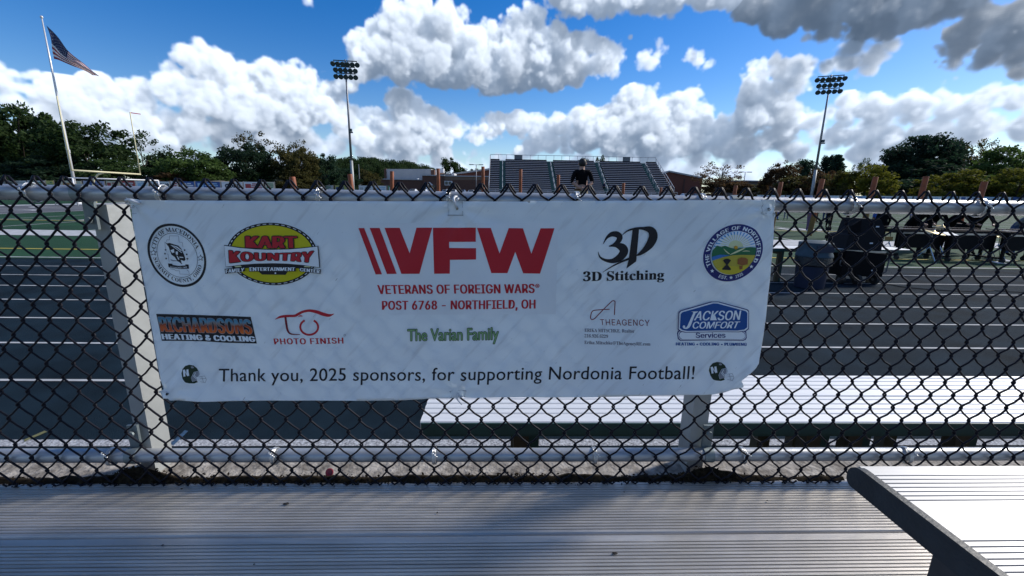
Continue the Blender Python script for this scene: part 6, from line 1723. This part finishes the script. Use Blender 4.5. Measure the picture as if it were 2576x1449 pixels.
# ------------------------------------------------------------------ trees
def leafmat(name, c, c2):
    return mat('leaves_' + name, c, .75, col2=c2, scale=9.0, det=3, spec=.25, trans=.5, obj_rand=.18)
LM = dict(dark=leafmat('dark', (0.020, 0.043, 0.013), (0.052, 0.090, 0.025)), deep=leafmat('deep', (0.013, 0.032, 0.017), (0.032, 0.064, 0.032)), green=leafmat('green', (0.035, 0.067, 0.017), (0.081, 0.133, 0.032)),
          brown=leafmat('brown', (0.043, 0.046, 0.013), (0.102, 0.090, 0.026)), rust=leafmat('rust', (0.052, 0.033, 0.016), (0.113, 0.067, 0.029)), yell=leafmat('yellow', (0.072, 0.084, 0.010), (0.174, 0.174, 0.022)), pine=leafmat('pine', (0.013, 0.033, 0.020), (0.032, 0.067, 0.038)))
m_bark = mat('bark', (.045, .035, .027), .95, var=.3, scale=12)
def crown_mesh(kind, seed):
    rng = np.random.default_rng(seed)
    C, Rr, Nn, fl = [], [], [], []
    if kind in ('oak', 'round', 'sparse'):
        n = {'oak': 120, 'round': 120, 'sparse': 70}[kind]
        z0 = {'oak': .10, 'round': .05, 'sparse': .22}[kind]
        ph = rng.uniform(0, 6.28, 6)
        while len(C) < n:
            th, ct = rng.uniform(0, 6.28), rng.uniform(-1, 1)
            st = math.sqrt(1 - ct * ct)
            q = rng.uniform(.45, 1) ** .6
            lump = 1 + .13 * math.sin(3 * th + ph[0] + 2 * ct) + .10 * math.sin(5 * th + ph[1] - 4 * ct) + .08 * math.sin(7 * ct + ph[2])
            q *= lump
            zc = (z0 + 1) / 2; hz = (1 - z0) / 2 * .93
            if kind == 'oak' and ct < -.3: st *= .9
            C.append((.43 * q * st * math.cos(th), .43 * q * st * math.sin(th), zc + hz * q * ct)); Rr.append(rng.uniform(.055, .105) * (.8 if kind == 'sparse' else 1)); Nn.append(80 if kind != 'sparse' else 34); fl.append(.75)
    elif kind == 'spruce':
        for k in range(26):
            z = .06 + .92 * k / 26; r = .36 * (1 - z) ** .85 + .02
            m = max(3, int(10 * (1 - z) + 3))
            for a in range(m):
                th = 6.28 * a / m + k * 1.3 + rng.normal(0, .2)
                for q in (.4, .75, 1.0):
                    rr = r * q * rng.uniform(.75, 1.12)
                    C.append((rr * math.cos(th), rr * math.sin(th), z - .04 * q + rng.normal(0, .008))); Rr.append(.045); Nn.append(22); fl.append(.35)
    elif kind == 'pine':
        for k in range(16):
            z = .18 + .78 * k / 16; m = int(rng.integers(4, 7))
            for a in range(m):
                th = 6.28 * a / m + rng.uniform(0, 1.0); r = .40 * math.sin(math.pi * min(1, .18 + z * .78)) ** .7 * rng.uniform(.6, 1.15)
                for q in (.3, .55, .8, 1.0):
                    C.append((r * q * math.cos(th), r * q * math.sin(th), z + .07 * q * q + rng.normal(0, .012))); Rr.append(.055 + .02 * q); Nn.append(34); fl.append(.45)
    P, S = [], []
    for c, r, n_, f in zip(C, Rr, Nn, fl):
        v = rng.normal(0, 1, (n_, 3)); v /= np.linalg.norm(v, axis=1)[:, None]
        v *= (rng.random((n_, 1)) ** .45) * r * 1.15
        v[:, 2] *= f
        P.append(np.array(c) + v)
    P = np.concatenate(P)
    n = len(P)
    sz = {'oak': .021, 'round': .021, 'sparse': .016, 'spruce': .019, 'pine': .019}[kind]
    a = rng.normal(0, 1, (n, 3)); a /= np.linalg.norm(a, axis=1)[:, None]
    b = rng.normal(0, 1, (n, 3)); b -= a * (a * b).sum(1)[:, None]; b /= np.linalg.norm(b, axis=1)[:, None]
    s = sz * rng.uniform(.6, 1.4, (n, 1))
    V = np.stack([P - a * s, P + b * s * .6, P + a * s, P - b * s * .6], 1).reshape(-1, 3)
    me = bpy.data.meshes.new('crown')
    me.vertices.add(len(V)); me.vertices.foreach_set('co', V.astype(np.float32).ravel())
    me.loops.add(4 * n); me.loops.foreach_set('vertex_index', np.arange(4 * n, dtype=np.int32))
    me.polygons.add(n); me.polygons.foreach_set('loop_start', np.arange(0, 4 * n, 4, dtype=np.int32))
    me.update(calc_edges=True); me.validate()
    me.materials.append(LM['dark'])
    b_ = MB(); rr = random.Random(seed)
    top = .55 if kind in ('oak', 'round') else .85
    tr = .020 if kind != 'sparse' else .014
    b_.tube([(0, 0, -.02), (.004, .003, .15), (-.004, .006, top * .6), (0, 0, top)], [tr * 1.35, tr, tr * .7, tr * .25], 8)
    for k in range(9 if kind != 'sparse' else 16):
        c = C[rr.randrange(len(C))]; z = max(.12, c[2] - abs(c[0]) * .9 - .10)
        b_.tube([(0, 0, z * .8), (c[0] * .5, c[1] * .5, (z + c[2]) / 2), c], [tr * .5, tr * .33, tr * .12], 5)
    tm = bpy.data.meshes.new('trunk'); tm.from_pydata(b_.v, [], b_.f); tm.materials.append(m_bark); tm.update()
    return me, tm
PROT = {}
def proto(kind, v):
    if (kind, v) not in PROT: PROT[(kind, v)] = crown_mesh(kind, 17 * v + len(kind))
    return PROT[(kind, v)]
tcount = 0
def tree(kind, x, ytop, wpx, d, lm, label, cat='tree', name=None, base=0.0, depth=1.0, group='trees beyond the field', yoff=0):
    global tcount
    tcount += 1
    p = on_d(x, ytop, d)
    h = p.z - base; w = wpx * d / FPX
    nm = name or {'oak': 'leafy_tree', 'round': 'round_tree', 'sparse': 'sparse_tree', 'spruce': 'spruce_tree', 'pine': 'pine_tree'}[kind]
    o = thing(nm, (p.x, d + yoff, base), label, cat, group)
    cm, tm = proto(kind, tcount % 3)
    rz = (tcount * 2.399) % 6.28
    kw = {'oak': .93, 'round': .93, 'sparse': .90, 'spruce': .74, 'pine': .84}[kind]
    for nme, me in (('crown', cm), ('trunk', tm)):
        c = bpy.data.objects.new(nme, me); COL.objects.link(c); c.parent = o
        c.rotation_euler = (0, 0, rz); c.scale = (w / kw, w / kw, h)
        if nme == 'crown':
            c.material_slots[0].link = 'OBJECT'; c.material_slots[0].material = LM[lm]
    return o
T = tree
T('oak', 25, 262, 190, 72, 'dark', 'tall dark tree at the far left edge, left of the flagpole')
T('oak', -95, 275, 200, 70, 'dark', 'dark tree cut off by the far left edge')
T('oak', 120, 300, 150, 78, 'deep', 'very dark tree just left of the flagpole')
T('oak', 205, 305, 190, 70, 'dark', 'broad olive tree right behind the flagpole')
T('sparse', 345, 327, 130, 80, 'dark', 'open crowned tree behind the right goal upright')
T('oak', 405, 375, 80, 84, 'deep', 'small dark tree between the goal post and the light green tree')
T('round', 482, 374, 165, 70, 'green', 'lighter green round tree right of the goal post')
T('sparse', 470, 368, 60, 76, 'green', 'twiggy top rising behind the lighter green round tree')
T('oak', 605, 354, 130, 78, 'deep', 'darkest tree left of the sparse autumn tree')
T('sparse', 655, 333, 140, 86, 'brown', 'tall sparse autumn tree with sky showing through its top')
T('oak', 668, 420, 120, 80, 'dark', 'low dark tree in front of the sparse autumn tree')
T('oak', 742, 362, 110, 82, 'brown', 'brownish tree right of the sparse autumn tree')
T('sparse', 752, 352, 90, 88, 'brown', 'thin topped brown tree behind the brownish one')
T('oak', 815, 392, 90, 86, 'deep', 'dark tree just left of the left floodlight')
T('round', 560, 425, 120, 74, 'dark', 'low dark bush between the light green and the darkest tree', 'bush')
T('round', 300, 400, 180, 68, 'dark', 'dark bush under the open crowned tree', 'bush')
T('round', 130, 400, 220, 66, 'deep', 'dark bush behind the flagpole base', 'bush')
T('round', -20, 400, 200, 64, 'deep', 'dark bush at the far left edge', 'bush')
T('round', 420, 432, 120, 66, 'rust', 'reddish bush right of the goal post crossbar', 'bush')
T('round', 750, 430, 110, 78, 'brown', 'brown bush behind the first orange column', 'bush')
T('round', 925, 425, 70, 112, 'brown', 'yellowish brown bush below the wooded hill', 'bush')
T('round', 860, 420, 80, 100, 'deep', 'dark bush at the left floodlight base', 'bush')
T('oak', 1133, 400, 70, 165, 'dark', 'single round tree behind the school roof', base=1)
T('round', 1198, 424, 46, 170, 'dark', 'small tree top behind the street lamp left of the bleachers', base=1)
T('round', 1468, 395, 60, 130, 'dark', 'tree top showing over the far bleachers, left one', base=1)
T('round', 1512, 397, 40, 132, 'dark', 'tree top showing over the far bleachers, right one', base=1)
T('sparse', 1820, 409, 125, 98, 'rust', 'round reddish tree with bare twigs right of the gym', base=.8)
T('round', 1824, 446, 110, 97, 'rust', 'dense lower reddish foliage under the bare twigs', 'bush', base=.8)
T('oak', 1965, 416, 92, 96, 'rust', 'reddish brown tree left of the right floodlight')
T('sparse', 1985, 408, 100, 99, 'rust', 'bare topped brown tree just left of the right floodlight')
T('pine', 2030, 402, 66, 104, 'pine', 'ragged pine right behind the right floodlight pole')
T('spruce', 2112, 381, 84, 104, 'pine', 'pointed dark spruce right of the right floodlight')
T('pine', 2085, 392, 50, 107, 'pine', 'ragged dark pine beside the pointed spruce')
T('sparse', 2168, 397, 60, 108, 'dark', 'small open tree between the spruce and the pines')
T('round', 2065, 432, 100, 90, 'rust', 'rust brown bush at the right floodlight base', 'bush')
T('round', 2010, 440, 110, 92, 'brown', 'brown bush left of the right floodlight base', 'bush')
T('round', 2190, 412, 130, 82, 'yell', 'yellow green round tree right of the spruce')
T('round', 2115, 436, 80, 84, 'brown', 'olive bush left of the yellow green round tree', 'bush')
T('pine', 2268, 372, 120, 96, 'pine', 'dark pine at the left of the tall pine group')
T('pine', 2335, 340, 150, 98, 'pine', 'tallest dark pine of the group at the right')
T('pine', 2395, 358, 120, 100, 'pine', 'dark pine at the right of the tall pine group')
T('oak', 2320, 400, 200, 94, 'deep', 'dark leafy mass at the foot of the tall pines')
T('sparse', 2440, 346, 110, 100, 'brown', 'sparse brownish tree right of the tall pines')
T('sparse', 2490, 350, 90, 103, 'brown', 'second sparse brownish tree near the right edge')
T('oak', 2450, 395, 170, 97, 'pine', 'dark green tree under the sparse brownish tops')
T('oak', 2545, 367, 150, 86, 'green', 'tall green tree at the right edge')
T('oak', 2660, 372, 160, 86, 'green', 'green tree cut off by the right edge')
T('round', 2412, 426, 150, 78, 'yell', 'broad yellow green bush right of the tall pines', 'bush')
T('round', 2575, 418, 120, 74, 'yell', 'yellow green bush at the right edge', 'bush')
T('round', 2500, 445, 110, 78, 'green', 'green bush between the two yellow green bushes', 'bush')
T('round', 2290, 445, 130, 86, 'deep', 'dark low bush in front of the tall pines', 'bush')
T('round', 1905, 462, 90, 110, 'brown', 'low brown bush before the low grey building', 'bush')
# wooded hill behind the school and the far tree line: no single tree can be counted there
def wood(name, pts, d, lm, label, seed, hpx=16, n=420):
    rng = random.Random(seed); b = MB()
    V, F = [], []
    me0, _ = proto('round', 1)
    src = np.array([v.co[:] for v in me0.vertices], np.float32)
    out = []
    for k in range(n):
        u = rng.random() ; i = min(int(u * (len(pts) - 1)), len(pts) - 2); f = u * (len(pts) - 1) - i
        x = pts[i][0] * (1 - f) + pts[i + 1][0] * f; yt = pts[i][1] * (1 - f) + pts[i + 1][1] * f
        y = yt + abs(rng.gauss(0, 1)) * hpx * 1.1
        dd = d + rng.uniform(-10, 14) - (y - yt) * .8
        p = on_d(x, y, dd)
        w = rng.uniform(16, 30) * dd / FPX; h = rng.uniform(.9, 1.3) * w * 1.1
        idx = rng.sample(range(len(src) // 4), 330)
        q = src.reshape(-1, 4, 3)[idx].copy()
        c = q.mean(1, keepdims=True); q = c + (q - c) * 2.6
        q = q * np.array([w, w, h]) + np.array([p.x, p.y, p.z - h])
        out.append(q.reshape(-1, 3))
    Vv = np.concatenate(out); n_ = len(Vv) // 4
    me = bpy.data.meshes.new(name)
    me.vertices.add(len(Vv)); me.vertices.foreach_set('co', Vv.astype(np.float32).ravel())
    me.loops.add(4 * n_); me.loops.foreach_set('vertex_index', np.arange(4 * n_, dtype=np.int32))
    me.polygons.add(n_); me.polygons.foreach_set('loop_start', np.arange(0, 4 * n_, 4, dtype=np.int32))
    me.update(calc_edges=True); me.materials.append(LM[lm])
    o = bpy.data.objects.new(name, me); COL.objects.link(o)
    return stuff(tag(o, label, 'woods'))
wood('wooded_hill', [(800, 400), (850, 396), (890, 390), (930, 392), (980, 398), (1030, 402), (1070, 410), (1100, 424), (1125, 440)], 185, 'dark', 'wooded hill rising behind the pale school hall', 3, 15, 460)
wood('tree_line', [(1840, 462), (1900, 456), (1960, 455), (2050, 452)], 240, 'deep', 'distant low tree line behind the low grey building', 5, 6, 120)
# dark earth under the far woods
m_hill = mat('hill_ground', (.012, .020, .009), .95, var=.3, scale=.1)
b = MB()
A_, B_, C_ = on_d(790, 420, 200), on_d(900, 412, 200), on_d(1110, 455, 200)
b.add([(A_.x - 60, 175, -.03), (C_.x + 10, 175, -.03), (C_.x + 25, 230, -.03), (A_.x - 70, 230, -.03), (A_.x - 20, 200, A_.z), (B_.x, 200, B_.z), (C_.x, 200, C_.z)], [(0, 1, 6, 5), (0, 5, 4), (1, 2, 6), (2, 3, 4, 5), (2, 5, 6), (3, 0, 4)])
structure(b.build('hill', m_hill))
